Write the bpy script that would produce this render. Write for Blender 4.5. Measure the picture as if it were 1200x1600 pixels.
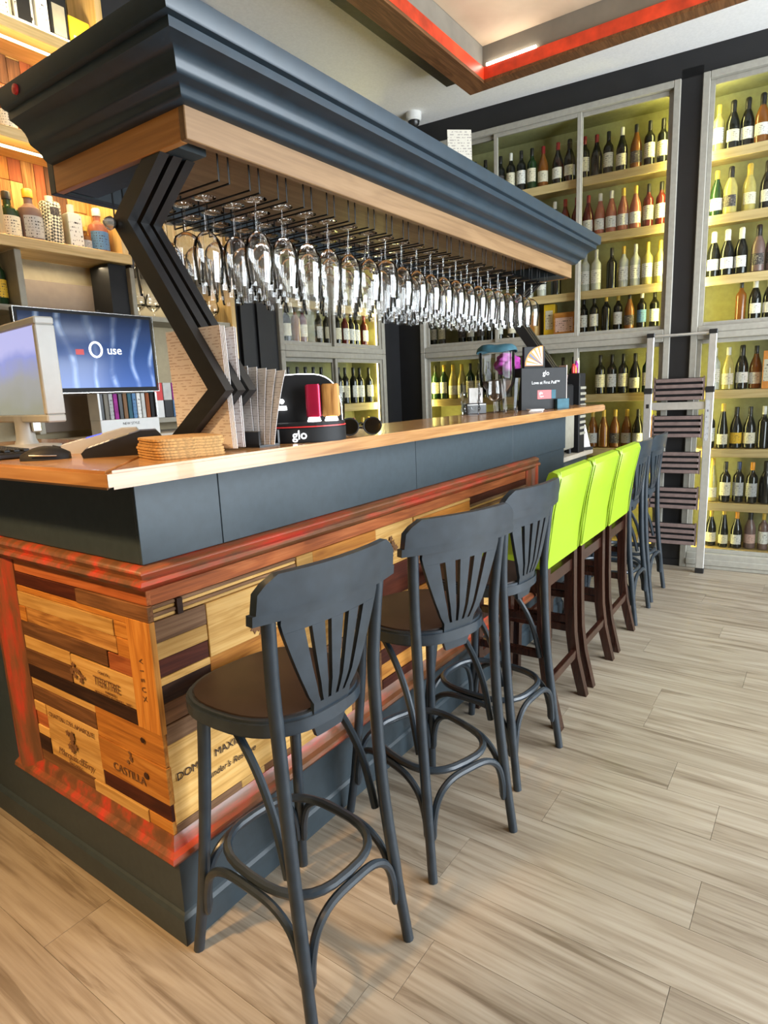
import bpy, bmesh, math, random
import numpy as np
from mathutils import Vector, Matrix
random.seed(7)
R = math.radians
for o in list(bpy.data.objects): bpy.data.objects.remove(o)
S = bpy.context.scene
COL = S.collection

# ------------------------------------------------------------------ camera
CAMM = np.array([[0.5752876, -0.8169365, -0.0407283], [0.1775298, 0.0761006, 0.9811686], [0.7984531, 0.5716847, -0.1888103]])
FPX = 973.98
CP = np.array([-0.82571, -1.29325, 1.42])
cam = bpy.data.cameras.new('camera'); cam.sensor_fit = 'VERTICAL'; cam.sensor_height = 24.0
cam.lens = FPX / 1600 * 24.0; cam.clip_start = 0.02
camo = bpy.data.objects.new('camera', cam); COL.objects.link(camo)
r_, u_, f_ = CAMM
camo.matrix_world = Matrix(((r_[0], u_[0], -f_[0], CP[0]), (r_[1], u_[1], -f_[1], CP[1]), (r_[2], u_[2], -f_[2], CP[2]), (0, 0, 0, 1)))
S.camera = camo

# ------------------------------------------------------------------ view, world, large lights
S.view_settings.view_transform = 'Standard'; S.view_settings.look = 'None'
S.view_settings.gamma = 1.0; S.view_settings.use_curve_mapping = False
S.view_settings.exposure = 0.4
S.cycles.transparent_max_bounces = 32; S.cycles.max_bounces = 8; S.cycles.transmission_bounces = 8
S.cycles.glossy_bounces = 4; S.cycles.diffuse_bounces = 4; S.cycles.sample_clamp_indirect = 6.0
S.cycles.caustics_reflective = False; S.cycles.caustics_refractive = False
w = bpy.data.worlds.new('World'); S.world = w; w.use_nodes = True
nt = w.node_tree; bg = nt.nodes['Background']
bg.inputs[0].default_value = (0.75, 0.85, 1.0, 1); bg.inputs[1].default_value = 1.5

def area(name, loc, rot, sx, sy, power, col, spread=180):
    l = bpy.data.lights.new(name, 'AREA'); l.shape = 'RECTANGLE'; l.size = sx; l.size_y = sy
    l.energy = power; l.color = col; l.spread = R(spread)
    o = bpy.data.objects.new(name, l); COL.objects.link(o); o.location = loc; o.rotation_euler = rot
    return o
DAY = (0.86, 0.94, 1.0)
WIN = [(0.75, 1.3), (2.25, 1.3), (3.75, 1.3)]         # window centre x, width on the street wall
for i, (x, ww) in enumerate(WIN):
    area('window_daylight', (x, -4.12, 1.75), (R(90), 0, 0), ww, 2.5, 95 * ww, DAY)

# ------------------------------------------------------------------ pixel helpers (pixel -> point on a known plane)
def ray(x, y):
    return CAMM.T @ np.array([(x - 600) / FPX, -(y - 800) / FPX, 1.0])
def onz(x, y, z):
    d = ray(x, y); return CP + d * (z - CP[2]) / d[2]
def ony(x, y, Y):
    d = ray(x, y); return CP + d * (Y - CP[1]) / d[1]
def proj(P):
    v = CAMM @ (np.array(P, float) - CP); return 600 + FPX * v[0] / v[2], 800 - FPX * v[1] / v[2]

# ------------------------------------------------------------------ materials
MATS = {}
def nodes(name):
    m = bpy.data.materials.new(name); m.use_nodes = True; MATS[name] = m
    return m, m.node_tree, m.node_tree.nodes['Principled BSDF']
def N(nt, t, **kw):
    n = nt.nodes.new(t)
    for k, v in kw.items():
        if k.startswith('i_'): n.inputs[k[2:].replace('_', ' ')].default_value = v
        else: setattr(n, k, v)
    return n
def ramp(nt, fac, stops):
    n = nt.nodes.new('ShaderNodeValToRGB'); e = n.color_ramp.elements
    while len(e) < len(stops): e.new(0.5)
    for k, (p, c) in enumerate(stops): e[k].position = p; e[k].color = (*c, 1) if len(c) == 3 else c
    nt.links.new(fac, n.inputs[0]); return n.outputs[0]
def plain(name, col, rough=0.5, metal=0.0, var=0.12, bump=0.0, scale=30, coat=0.0, spec=0.5):
    m, nt, b = nodes(name)
    tc = N(nt, 'ShaderNodeTexCoord'); no = N(nt, 'ShaderNodeTexNoise', i_Scale=scale, i_Detail=3.0)
    nt.links.new(tc.outputs['Object'], no.inputs['Vector'])
    lo = [c * (1 - var) for c in col]; hi = [min(1, c * (1 + var)) for c in col]
    nt.links.new(ramp(nt, no.outputs[0], [(0.3, lo), (0.7, hi)]), b.inputs['Base Color'])
    b.inputs['Roughness'].default_value = rough; b.inputs['Metallic'].default_value = metal
    b.inputs['Coat Weight'].default_value = coat; b.inputs['Specular IOR Level'].default_value = spec
    if bump:
        bp = N(nt, 'ShaderNodeBump', i_Strength=bump, i_Distance=0.002)
        nt.links.new(no.outputs[0], bp.inputs['Height']); nt.links.new(bp.outputs[0], b.inputs['Normal'])
    return m
def wood(name, dark, mid, light, axis=0, rough=0.45, scale=1.0, vary=0.25, streak=0.0, spec=0.5, coat=0.0):
    m, nt, b = nodes(name); L = nt.links
    tc = N(nt, 'ShaderNodeTexCoord'); oi = N(nt, 'ShaderNodeObjectInfo')
    mul = N(nt, 'ShaderNodeMath', operation='MULTIPLY'); mul.inputs[1].default_value = 53.0
    L.new(oi.outputs['Random'], mul.inputs[0])
    add = N(nt, 'ShaderNodeVectorMath', operation='ADD')
    L.new(tc.outputs['Object'], add.inputs[0]); L.new(mul.outputs[0], add.inputs[1])
    mp = N(nt, 'ShaderNodeMapping'); sc = [9.0 * scale] * 3; sc[axis] = 0.9 * scale
    mp.inputs['Scale'].default_value = sc; L.new(add.outputs[0], mp.inputs['Vector'])
    n1 = N(nt, 'ShaderNodeTexNoise', i_Scale=1.6, i_Detail=4.0, i_Distortion=0.7); L.new(mp.outputs[0], n1.inputs['Vector'])
    mp2 = N(nt, 'ShaderNodeMapping'); sc2 = [120.0 * scale] * 3; sc2[axis] = 3.0 * scale
    mp2.inputs['Scale'].default_value = sc2; L.new(add.outputs[0], mp2.inputs['Vector'])
    n2 = N(nt, 'ShaderNodeTexNoise', i_Scale=1.0, i_Detail=3.0); L.new(mp2.outputs[0], n2.inputs['Vector'])
    sn = N(nt, 'ShaderNodeMath', operation='MULTIPLY'); sn.inputs[1].default_value = 22.0; L.new(n1.outputs[0], sn.inputs[0])
    si = N(nt, 'ShaderNodeMath', operation='SINE'); L.new(sn.outputs[0], si.inputs[0])
    ma = N(nt, 'ShaderNodeMath', operation='MULTIPLY_ADD'); ma.inputs[1].default_value = 0.22; ma.inputs[2].default_value = 0.5
    L.new(si.outputs[0], ma.inputs[0])
    mx = N(nt, 'ShaderNodeMix', data_type='FLOAT'); mx.inputs[0].default_value = 0.5
    L.new(ma.outputs[0], mx.inputs[2]); L.new(n2.outputs[0], mx.inputs[3])
    c = ramp(nt, mx.outputs[0], [(0.28, dark), (0.5, mid), (0.72, light)])
    hv = N(nt, 'ShaderNodeHueSaturation')
    vm = N(nt, 'ShaderNodeMapRange'); vm.inputs[3].default_value = 1 - vary; vm.inputs[4].default_value = 1 + vary
    L.new(oi.outputs['Random'], vm.inputs[0]); L.new(vm.outputs[0], hv.inputs['Value']); L.new(c, hv.inputs['Color'])
    col = hv.outputs[0]
    if streak:
        m3 = N(nt, 'ShaderNodeMapping'); s3 = [26.0] * 3; s3[axis] = 1.3; m3.inputs['Scale'].default_value = s3; L.new(add.outputs[0], m3.inputs['Vector'])
        n3 = N(nt, 'ShaderNodeTexNoise', i_Scale=1.0, i_Detail=5.0, i_Roughness=0.62, i_Distortion=0.9); L.new(m3.outputs[0], n3.inputs['Vector'])
        mm = N(nt, 'ShaderNodeMix', data_type='RGBA', blend_type='MULTIPLY'); mm.inputs[0].default_value = streak
        L.new(col, mm.inputs[6]); L.new(ramp(nt, n3.outputs[0], [(0.33, (0.42, 0.36, 0.30)), (0.45, (0.86, 0.84, 0.82)), (0.6, (1, 1, 1))]), mm.inputs[7]); col = mm.outputs[2]
    L.new(col, b.inputs['Base Color']); b.inputs['Specular IOR Level'].default_value = spec
    b.inputs['Roughness'].default_value = rough; b.inputs['Coat Weight'].default_value = coat
    bp = N(nt, 'ShaderNodeBump', i_Strength=0.12, i_Distance=0.001); L.new(n2.outputs[0], bp.inputs['Height']); L.new(bp.outputs[0], b.inputs['Normal'])
    return m
def emit(name, col, s):
    m, nt, b = nodes(name)
    b.inputs['Base Color'].default_value = (*col, 1); b.inputs['Emission Color'].default_value = (*col, 1); b.inputs['Emission Strength'].default_value = s
    return m
def thin_glass(name, tint=(0.97, 0.98, 0.97), edge=(0.45, 0.48, 0.46), ior=1.5, base=0.0):
    m, nt, b = nodes(name); nt.nodes.remove(b); L = nt.links
    out = [n for n in nt.nodes if n.type == 'OUTPUT_MATERIAL'][0]
    lw = N(nt, 'ShaderNodeLayerWeight', i_Blend=0.5)
    tr = N(nt, 'ShaderNodeBsdfTransparent'); L.new(ramp(nt, lw.outputs['Facing'], [(0.55, tint), (0.97, edge)]), tr.inputs[0])
    gl = N(nt, 'ShaderNodeBsdfGlossy', i_Roughness=0.015); gl.inputs[0].default_value = (1, 1, 1, 1)
    fr = N(nt, 'ShaderNodeFresnel', i_IOR=ior)
    ad = N(nt, 'ShaderNodeMath', operation='ADD'); ad.inputs[1].default_value = base; L.new(fr.outputs[0], ad.inputs[0])
    mx = N(nt, 'ShaderNodeMixShader'); L.new(ad.outputs[0], mx.inputs[0]); L.new(tr.outputs[0], mx.inputs[1]); L.new(gl.outputs[0], mx.inputs[2])
    L.new(mx.outputs[0], out.inputs[0]); return m

plain('navy', (0.028, 0.042, 0.052), 0.5, var=0.10, bump=0.15, scale=40)
plain('stool_paint', (0.022, 0.031, 0.041), 0.30, var=0.18, bump=0.1, scale=25)
plain('strut_paint', (0.013, 0.013, 0.014), 0.4, var=0.15)
plain('crown_paint', (0.017, 0.032, 0.047), 0.36, var=0.12, bump=0.1, scale=20)
plain('seat_pad', (0.022, 0.012, 0.008), 0.45, var=0.2, scale=12)
plain('lime', (0.26, 0.395, 0.012), 0.42, var=0.06, bump=0.15, scale=160)
plain('wall_black', (0.007, 0.007, 0.008), 0.5, var=0.2, scale=8)
plain('ceiling_paint', (0.84, 0.83, 0.81), 0.85, var=0.04, bump=0.05, scale=60)
plain('wall_paint', (0.55, 0.53, 0.50), 0.8, var=0.04)
plain('cabinet_grey', (0.33, 0.315, 0.27), 0.45, var=0.08, bump=0.06, scale=30)
plain('cabinet_back', (0.34, 0.34, 0.16), 0.7, var=0.08)
plain('aluminium', (0.66, 0.66, 0.64), 0.35, metal=0.75, var=0.06)
plain('black_plastic', (0.012, 0.012, 0.013), 0.35, var=0.1)
plain('satin_black', (0.011, 0.011, 0.012), 0.55, var=0.1, spec=0.25)
plain('tread_brown', (0.17, 0.12, 0.11), 0.5, var=0.15)
plain('white_plastic', (0.72, 0.72, 0.70), 0.4, var=0.03)
plain('beige_plastic', (0.52, 0.47, 0.38), 0.4, var=0.05)
plain('pale_plastic', (0.50, 0.50, 0.47), 0.4, var=0.04)
plain('silver', (0.6, 0.6, 0.58), 0.25, metal=0.9, var=0.04)
plain('wire', (0.012, 0.012, 0.012), 0.4, metal=0.6)
plain('paper', (0.80, 0.77, 0.75), 0.75, var=0.03)
plain('pinkpaper', (0.80, 0.64, 0.56), 0.75, var=0.03)
plain('ink', (0.03, 0.015, 0.01), 0.8)
plain('ink_soft', (0.16, 0.07, 0.025), 0.8)
plain('white_print', (0.8, 0.8, 0.8), 0.6)
plain('beige_board', (0.42, 0.35, 0.22), 0.7, var=0.06)
plain('taupe_board', (0.17, 0.13, 0.10), 0.55, var=0.06)
plain('greige_board', (0.30, 0.28, 0.22), 0.55, var=0.08)
plain('coffer_grey', (0.20, 0.18, 0.145), 0.7, var=0.12, scale=6)
plain('coffer_dark', (0.06, 0.055, 0.05), 0.6, var=0.15)
plain('red_metal', (0.45, 0.012, 0.05), 0.25, metal=0.5, var=0.05)
plain('red', (0.62, 0.03, 0.03), 0.4)
plain('teal', (0.03, 0.11, 0.15), 0.7, var=0.2)
plain('purple', (0.32, 0.03, 0.25), 0.8, var=0.3, scale=40)
plain('coffee', (0.05, 0.022, 0.01), 0.7, var=0.5, scale=220, bump=0.6)
plain('orange_card', (0.75, 0.28, 0.05), 0.6, var=0.1)
plain('cork', (0.46, 0.26, 0.09), 0.8, var=0.35, scale=220, bump=0.3)
plain('yellow', (0.80, 0.52, 0.02), 0.5, var=0.05)
plain('counter_white', (0.62, 0.55, 0.45), 0.5, var=0.06)
thin_glass('glassware', (0.99, 0.99, 0.985), (0.93, 0.93, 0.92), 1.28, 0.055)
thin_glass('pane', (0.95, 0.97, 0.95), (0.6, 0.65, 0.62), 1.27, 0.0)
thin_glass('clear_glass', (0.985, 0.985, 0.98), (0.74, 0.74, 0.72), 1.18, 0.0)
plain('coffer_red', (0.62, 0.045, 0.012), 0.4, var=0.45, scale=7)
thin_glass('dark_lens', (0.10, 0.07, 0.04), (0.03, 0.02, 0.01), 1.5, 0.02)
# woods: dark, mid, light
WD = {'light': ((0.46, 0.24, 0.06), (0.60, 0.35, 0.11), (0.68, 0.43, 0.16)),
      'amber': ((0.32, 0.11, 0.02), (0.50, 0.20, 0.035), (0.58, 0.27, 0.06)),
      'oak': ((0.22, 0.085, 0.02), (0.50, 0.24, 0.065), (0.64, 0.36, 0.12)),
      'brown': ((0.10, 0.042, 0.016), (0.17, 0.075, 0.03), (0.24, 0.11, 0.045)),
      'maroon': ((0.040, 0.008, 0.004), (0.070, 0.015, 0.006), (0.095, 0.023, 0.011)),
      'dark': ((0.016, 0.007, 0.004), (0.035, 0.014, 0.008), (0.055, 0.024, 0.013)),
      'mauve': ((0.14, 0.070, 0.035), (0.23, 0.125, 0.065), (0.31, 0.18, 0.10)),
      'redwood': ((0.22, 0.06, 0.02), (0.36, 0.10, 0.03), (0.46, 0.15, 0.05))}
for k, c in WD.items():
    for ax in range(3): wood('%s_%d' % (k, ax), *c, axis=ax, scale=1.6, vary=0.16, rough=0.62, spec=0.22, streak=0.45)
wood('worktop_x', (0.30, 0.135, 0.042), (0.43, 0.215, 0.075), (0.50, 0.27, 0.105), 0, rough=0.25, vary=0.05, coat=0.25)
wood('worktop_y', (0.30, 0.135, 0.042), (0.43, 0.215, 0.075), (0.50, 0.27, 0.105), 1, rough=0.25, vary=0.05, coat=0.25)
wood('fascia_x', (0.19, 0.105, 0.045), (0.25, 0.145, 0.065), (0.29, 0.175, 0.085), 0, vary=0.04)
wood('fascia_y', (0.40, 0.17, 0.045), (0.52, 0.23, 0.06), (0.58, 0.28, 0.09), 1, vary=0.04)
wood('soffit', (0.26, 0.15, 0.075), (0.33, 0.20, 0.10), (0.40, 0.25, 0.13), 0, vary=0.04)
wood('pine_x', (0.52, 0.33, 0.11), (0.68, 0.46, 0.19), (0.76, 0.55, 0.26), 0, vary=0.08)
wood('pine_z', (0.52, 0.33, 0.11), (0.68, 0.46, 0.19), (0.76, 0.55, 0.26), 2, vary=0.08)
wood('leg_brown', (0.018, 0.006, 0.004), (0.032, 0.011, 0.007), (0.05, 0.018, 0.011), 2, rough=0.25, vary=0.1)
wood('shelf_wood', (0.45, 0.32, 0.14), (0.56, 0.42, 0.20), (0.64, 0.50, 0.26), 0, vary=0.05)
def floor_mat():
    m = wood('floor_wood', (0.25, 0.200, 0.145), (0.345, 0.292, 0.222), (0.40, 0.348, 0.275), 1, rough=0.45, scale=0.8, vary=0.05, coat=0.08, streak=0.8)
floor_mat()
def painted_moulding(name, axis):
    # worn red paint over brown wood: streaks with their own shape
    m, nt, b = nodes(name); L = nt.links
    tc = N(nt, 'ShaderNodeTexCoord'); mp = N(nt, 'ShaderNodeMapping'); sc = [16.0] * 3; sc[axis] = 3.2
    mp.inputs['Scale'].default_value = sc; L.new(tc.outputs['Object'], mp.inputs['Vector'])
    n1 = N(nt, 'ShaderNodeTexNoise', i_Scale=1.0, i_Detail=5.0, i_Roughness=0.65); L.new(mp.outputs[0], n1.inputs['Vector'])
    c = ramp(nt, n1.outputs[0], [(0.38, (0.13, 0.055, 0.022)), (0.49, (0.20, 0.07, 0.028)), (0.57, (0.33, 0.06, 0.025)), (0.68, (0.52, 0.04, 0.022))])
    L.new(c, b.inputs['Base Color']); b.inputs['Roughness'].default_value = 0.38; b.inputs['Coat Weight'].default_value = 0.08
for ax in range(3): painted_moulding('worn_red_%d' % ax, ax)
def lines_mat(name, base, ink, rows, axis='Z', dens=0.55):
    # printed text lines: rows of short dashes (flat print)
    m, nt, b = nodes(name); L = nt.links
    tc = N(nt, 'ShaderNodeTexCoord'); mp = N(nt, 'ShaderNodeMapping'); mp.inputs['Scale'].default_value = (1, 1, 1)
    L.new(tc.outputs['Generated'], mp.inputs['Vector']); sp = N(nt, 'ShaderNodeSeparateXYZ'); L.new(mp.outputs[0], sp.inputs[0])
    mr = N(nt, 'ShaderNodeMath', operation='MULTIPLY'); mr.inputs[1].default_value = rows; L.new(sp.outputs[axis], mr.inputs[0])
    fr = N(nt, 'ShaderNodeMath', operation='FRACT'); L.new(mr.outputs[0], fr.inputs[0])
    lt = N(nt, 'ShaderNodeMath', operation='LESS_THAN'); lt.inputs[1].default_value = 0.4; L.new(fr.outputs[0], lt.inputs[0])
    m2 = N(nt, 'ShaderNodeMapping'); s2 = [14.0, 14.0, 14.0]; s2['XYZ'.index(axis)] = rows * 1.0; m2.inputs['Scale'].default_value = s2
    L.new(tc.outputs['Generated'], m2.inputs['Vector'])
    no = N(nt, 'ShaderNodeTexNoise', i_Scale=0.7, i_Detail=1.0); L.new(m2.outputs[0], no.inputs['Vector'])
    gt = N(nt, 'ShaderNodeMath', operation='GREATER_THAN'); gt.inputs[1].default_value = dens; L.new(no.outputs[0], gt.inputs[0])
    mu = N(nt, 'ShaderNodeMath', operation='MULTIPLY'); L.new(lt.outputs[0], mu.inputs[0]); L.new(gt.outputs[0], mu.inputs[1])
    mx = N(nt, 'ShaderNodeMix', data_type='RGBA'); mx.inputs[6].default_value = (*base, 1); mx.inputs[7].default_value = (*ink, 1)
    L.new(mu.outputs[0], mx.inputs[0]); L.new(mx.outputs[2], b.inputs['Base Color']); b.inputs['Roughness'].default_value = 0.7
    return m
lines_mat('menu_print', (0.86, 0.80, 0.79), (0.62, 0.52, 0.50), 40, 'Z', 0.50)
lines_mat('card_print', (0.55, 0.53, 0.46), (0.30, 0.28, 0.26), 22, 'Z', 0.5)
lines_mat('sheet_print', (0.80, 0.78, 0.78), (0.60, 0.58, 0.58), 30, 'Z', 0.50)
for nm, c in {'cream': (0.72, 0.66, 0.50), 'white': (0.75, 0.74, 0.70), 'yellow': (0.75, 0.45, 0.03), 'dark': (0.05, 0.04, 0.04), 'grey': (0.42, 0.42, 0.42), 'pink': (0.62, 0.40, 0.34), 'blue': (0.10, 0.22, 0.40)}.items():
    lines_mat('label_' + nm, c, (0.04, 0.03, 0.03) if nm != 'dark' else (0.5, 0.45, 0.35), 7, 'Z', 0.58)
for nm, c, r in [('black', (0.008, 0.009, 0.008), 0.12), ('green', (0.012, 0.035, 0.012), 0.12), ('amber', (0.20, 0.07, 0.012), 0.15), ('rose', (0.36, 0.12, 0.075), 0.18),
                 ('clear', (0.50, 0.52, 0.46), 0.15), ('straw', (0.45, 0.38, 0.12), 0.15), ('mauve', (0.16, 0.10, 0.09), 0.3), ('red', (0.10, 0.014, 0.01), 0.14)]:
    plain('bottle_' + nm, c, r, var=0.1)
for nm, c in [('black', (0.015, 0.014, 0.014)), ('gold', (0.60, 0.40, 0.06)), ('white', (0.70, 0.68, 0.62)), ('red', (0.25, 0.02, 0.02)), ('navy', (0.03, 0.05, 0.14)), ('orange', (0.75, 0.30, 0.02)), ('silver', (0.5, 0.5, 0.47))]:
    plain('cap_' + nm, c, 0.35)
emit('led_warm', (1.0, 0.80, 0.42), 9); emit('led_white', (1.0, 0.93, 0.78), 12); emit('led_small', (1, 0.9, 0.8), 6)
emit('glow_white', (1, 1, 1), 5); emit('white_screen', (1, 1, 1), 1.2)

# ------------------------------------------------------------------ builders
class B:
    def __init__(s): s.bm = bmesh.new()
    def box(s, x0, x1, y0, y1, z0, z1, bev=0.0, mat=None):
        t = bmesh.new(); bmesh.ops.create_cube(t, size=1.0)
        for v in t.verts:
            v.co = Vector(((x0 + x1) / 2 + v.co.x * abs(x1 - x0), (y0 + y1) / 2 + v.co.y * abs(y1 - y0), (z0 + z1) / 2 + v.co.z * abs(z1 - z0)))
        if bev: bmesh.ops.bevel(t, geom=t.edges[:], offset=bev, segments=1, affect='EDGES')
        if mat is not None: t.transform(mat)
        me = bpy.data.meshes.new('t'); t.to_mesh(me); s.bm.from_mesh(me); bpy.data.meshes.remove(me); t.free(); return s
    def raw(s, vs, fs):
        v = [s.bm.verts.new(p) for p in vs]
        for f in fs:
            try: s.bm.faces.new([v[i] for i in f])
            except ValueError: pass
        return s
    def tube(s, pts, rad, seg=8, closed=False):
        pts = [Vector(p) for p in pts]; n = len(pts)
        if not hasattr(rad, '__len__'): rad = [rad] * n
        rings = []; up = None
        for i, p in enumerate(pts):
            if closed: d = pts[(i + 1) % n] - pts[i - 1]
            else: d = pts[min(i + 1, n - 1)] - pts[max(i - 1, 0)]
            d.normalize()
            if up is None: up = Vector((0, 0, 1)) if abs(d.z) < 0.9 else Vector((1, 0, 0))
            a = d.cross(up)
            if a.length < 1e-4: a = d.orthogonal()
            a.normalize(); b = a.cross(d); up = b
            rings.append([s.bm.verts.new(p + (a * math.cos(2 * math.pi * k / seg) + b * math.sin(2 * math.pi * k / seg)) * rad[i]) for k in range(seg)])
        m = n if closed else n - 1
        for i in range(m):
            A, C2 = rings[i], rings[(i + 1) % n]
            for k in range(seg): s.bm.faces.new((A[k], A[(k + 1) % seg], C2[(k + 1) % seg], C2[k]))
        if not closed:
            s.bm.faces.new(rings[0][::-1]); s.bm.faces.new(rings[-1])
        return s
    def lathe(s, prof, seg=20, c=(0, 0, 0), a0=0.0, a1=2 * math.pi):
        full = abs(a1 - a0 - 2 * math.pi) < 1e-6; cnt = seg if full else seg + 1
        rings = []
        for r, z in prof:
            if r < 1e-5 and full: rings.append([s.bm.verts.new((c[0], c[1], c[2] + z))]); continue
            rings.append([s.bm.verts.new((c[0] + r * math.cos(a0 + (a1 - a0) * k / seg), c[1] + r * math.sin(a0 + (a1 - a0) * k / seg), c[2] + z)) for k in range(cnt)])
        for A, C2 in zip(rings[:-1], rings[1:]):
            for k in range(seg):
                k2 = (k + 1) % cnt
                if len(A) == 1 and len(C2) == 1: continue
                if len(A) == 1: s.bm.faces.new((A[0], C2[k2], C2[k]))
                elif len(C2) == 1: s.bm.faces.new((A[k], A[k2], C2[0]))
                else: s.bm.faces.new((A[k], A[k2], C2[k2], C2[k]))
        return s
    def prism(s, poly, z0, z1, mat=None, bev=0.0):
        t = bmesh.new(); a = [t.verts.new((x, y, z0)) for x, y in poly]; b = [t.verts.new((x, y, z1)) for x, y in poly]; n = len(poly)
        t.faces.new(a[::-1]); t.faces.new(b)
        for k in range(n): t.faces.new((a[k], a[(k + 1) % n], b[(k + 1) % n], b[k]))
        bmesh.ops.recalc_face_normals(t, faces=t.faces[:])
        if bev: bmesh.ops.bevel(t, geom=[e for e in t.edges if abs(e.verts[0].co.z - e.verts[1].co.z) < 1e-6], offset=bev, segments=2, affect='EDGES')
        if mat is not None: t.transform(mat)
        me = bpy.data.meshes.new('t'); t.to_mesh(me); s.bm.from_mesh(me); bpy.data.meshes.remove(me); t.free(); return s
    def mould(s, path, prof, out=-1, closed=False):
        # path: xy points; prof: (t outward, z); out = side of the path that is outward (-1 right, +1 left)
        P = [Vector((x, y)) for x, y in path]; n = len(P); rows = []
        for i in range(n):
            d0 = (P[i] - P[i - 1]).normalized() if (i > 0 or closed) else None
            d1 = (P[(i + 1) % n] - P[i]).normalized() if (i < n - 1 or closed) else None
            if d0 is None: d0 = d1
            if d1 is None: d1 = d0
            n0 = Vector((-d0.y, d0.x)) * out; n1 = Vector((-d1.y, d1.x)) * out
            m = (n0 + n1); m = m / max(1e-6, (1 + n0.dot(n1)))
            rows.append([s.bm.verts.new((P[i].x + m.x * t, P[i].y + m.y * t, z)) for t, z in prof])
        for i in range(n if closed else n - 1):
            A, C2 = rows[i], rows[(i + 1) % n]
            for k in range(len(prof) - 1): s.bm.faces.new((A[k], A[k + 1], C2[k + 1], C2[k]))
            s.bm.faces.new((A[-1], A[0], C2[0], C2[-1]))
        if not closed:
            s.bm.faces.new(rows[0][::-1]); s.bm.faces.new(rows[-1])
        return s
    def mesh(s, name, smooth=False):
        bmesh.ops.recalc_face_normals(s.bm, faces=s.bm.faces[:])
        me = bpy.data.meshes.new(name); s.bm.to_mesh(me); s.bm.free()
        if smooth:
            me.polygons.foreach_set('use_smooth', [True] * len(me.polygons)); me.set_sharp_from_angle(angle=R(38))
        return me
    def done(s, name, mat, parent=None, smooth=False, label=None):
        return put(name, s.mesh(name, smooth), mat, parent, label)
def put(name, me, mat, parent=None, label=None, loc=None):
    o = bpy.data.objects.new(name, me); COL.objects.link(o)
    if mat:
        if len(me.materials) == 0: me.materials.append(MATS[mat])
        if me.materials[0] is not MATS[mat]:
            o.material_slots[0].link = 'OBJECT'; o.material_slots[0].material = MATS[mat]
    if parent: o.parent = parent
    if label: o['label'] = label
    if loc: o.location = loc
    return o
def thing(name, label, cat, loc=(0, 0, 0), rz=0.0, group=None):
    o = bpy.data.objects.new(name, None); COL.objects.link(o); o.empty_display_size = 0.05
    o.location = [float(v) for v in loc]; o.rotation_euler = (0, 0, rz); tag(o, label, cat, group); return o
def tag(o, label, cat, group=None):
    o['label'] = label; o['category'] = cat
    if group: o['group'] = group
    return o
def struct(o): o['kind'] = 'structure'; return o
def copy_tree(o, parent=None):
    c = o.copy(); COL.objects.link(c); c.parent = parent
    for ch in o.children: copy_tree(ch, c)
    return c
def cr(pts, n=6, closed=False):
    P = [Vector(p) for p in pts]; out = []; m = len(P)
    for i in range(m if closed else m - 1):
        if closed: a, b, c, d = P[i - 1], P[i], P[(i + 1) % m], P[(i + 2) % m]
        else: a, b, c, d = P[max(i - 1, 0)], P[i], P[i + 1], P[min(i + 2, m - 1)]
        for k in range(n):
            t = k / n
            out.append(0.5 * ((2 * b) + (c - a) * t + (2 * a - 5 * b + 4 * c - d) * t * t + (3 * b - a - 3 * c + d) * t ** 3))
    if not closed: out.append(P[-1])
    return out
def text(body, size, mat, parent, M, name='lettering', align='CENTER', shear=0.0, label=None, extr=0.0004):
    cu = bpy.data.curves.new('txt', 'FONT'); cu.body = body; cu.size = size; cu.align_x = align; cu.align_y = 'CENTER'; cu.extrude = extr; cu.shear = shear
    cu.resolution_u = 3
    t = bpy.data.objects.new('txt', cu); COL.objects.link(t)
    dg = bpy.context.evaluated_depsgraph_get(); me = bpy.data.meshes.new_from_object(t.evaluated_get(dg))
    bpy.data.objects.remove(t); bpy.data.curves.remove(cu)
    me.transform(M); me.materials.clear()
    return put(name, me, mat, parent, label)
ORD = ['first', 'second', 'third', 'fourth', 'fifth', 'sixth', 'seventh', 'eighth', 'ninth', 'tenth', 'eleventh', 'twelfth', 'thirteenth', 'fourteenth', 'fifteenth', 'sixteenth', 'seventeenth', 'eighteenth', 'nineteenth', 'twentieth', 'twenty-first', 'twenty-second', 'twenty-third', 'twenty-fourth', 'twenty-fifth', 'twenty-sixth', 'twenty-seventh', 'twenty-eighth', 'twenty-ninth', 'thirtieth']
# facing frames for text: on a plane facing -Y (front) and facing -X (end)
FACE_F = Matrix(((1, 0, 0), (0, 0, -1), (0, 1, 0))).to_4x4()          # text x->X, y->Z, normal -> -Y
FACE_E = Matrix(((0, 0, -1), (-1, 0, 0), (0, 1, 0))).to_4x4()         # text x->-Y, y->Z, normal -> -X
def TM(p, face=FACE_F, rot=0.0): return Matrix.Translation(Vector(p)) @ face @ Matrix.Rotation(rot, 4, 'Z')

# ------------------------------------------------------------------ the room
ZC = 3.61
WANG = 5.04
W0 = Vector((4.325, -0.65, 0)); WRZ = -R(90 - WANG)
WM = Matrix.Translation(W0) @ Matrix.Rotation(WRZ, 4, 'Z')          # wall frame: x runs to the right along the wall, y into it
WMI = WM.inverted()
YB = 1.976
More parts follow.
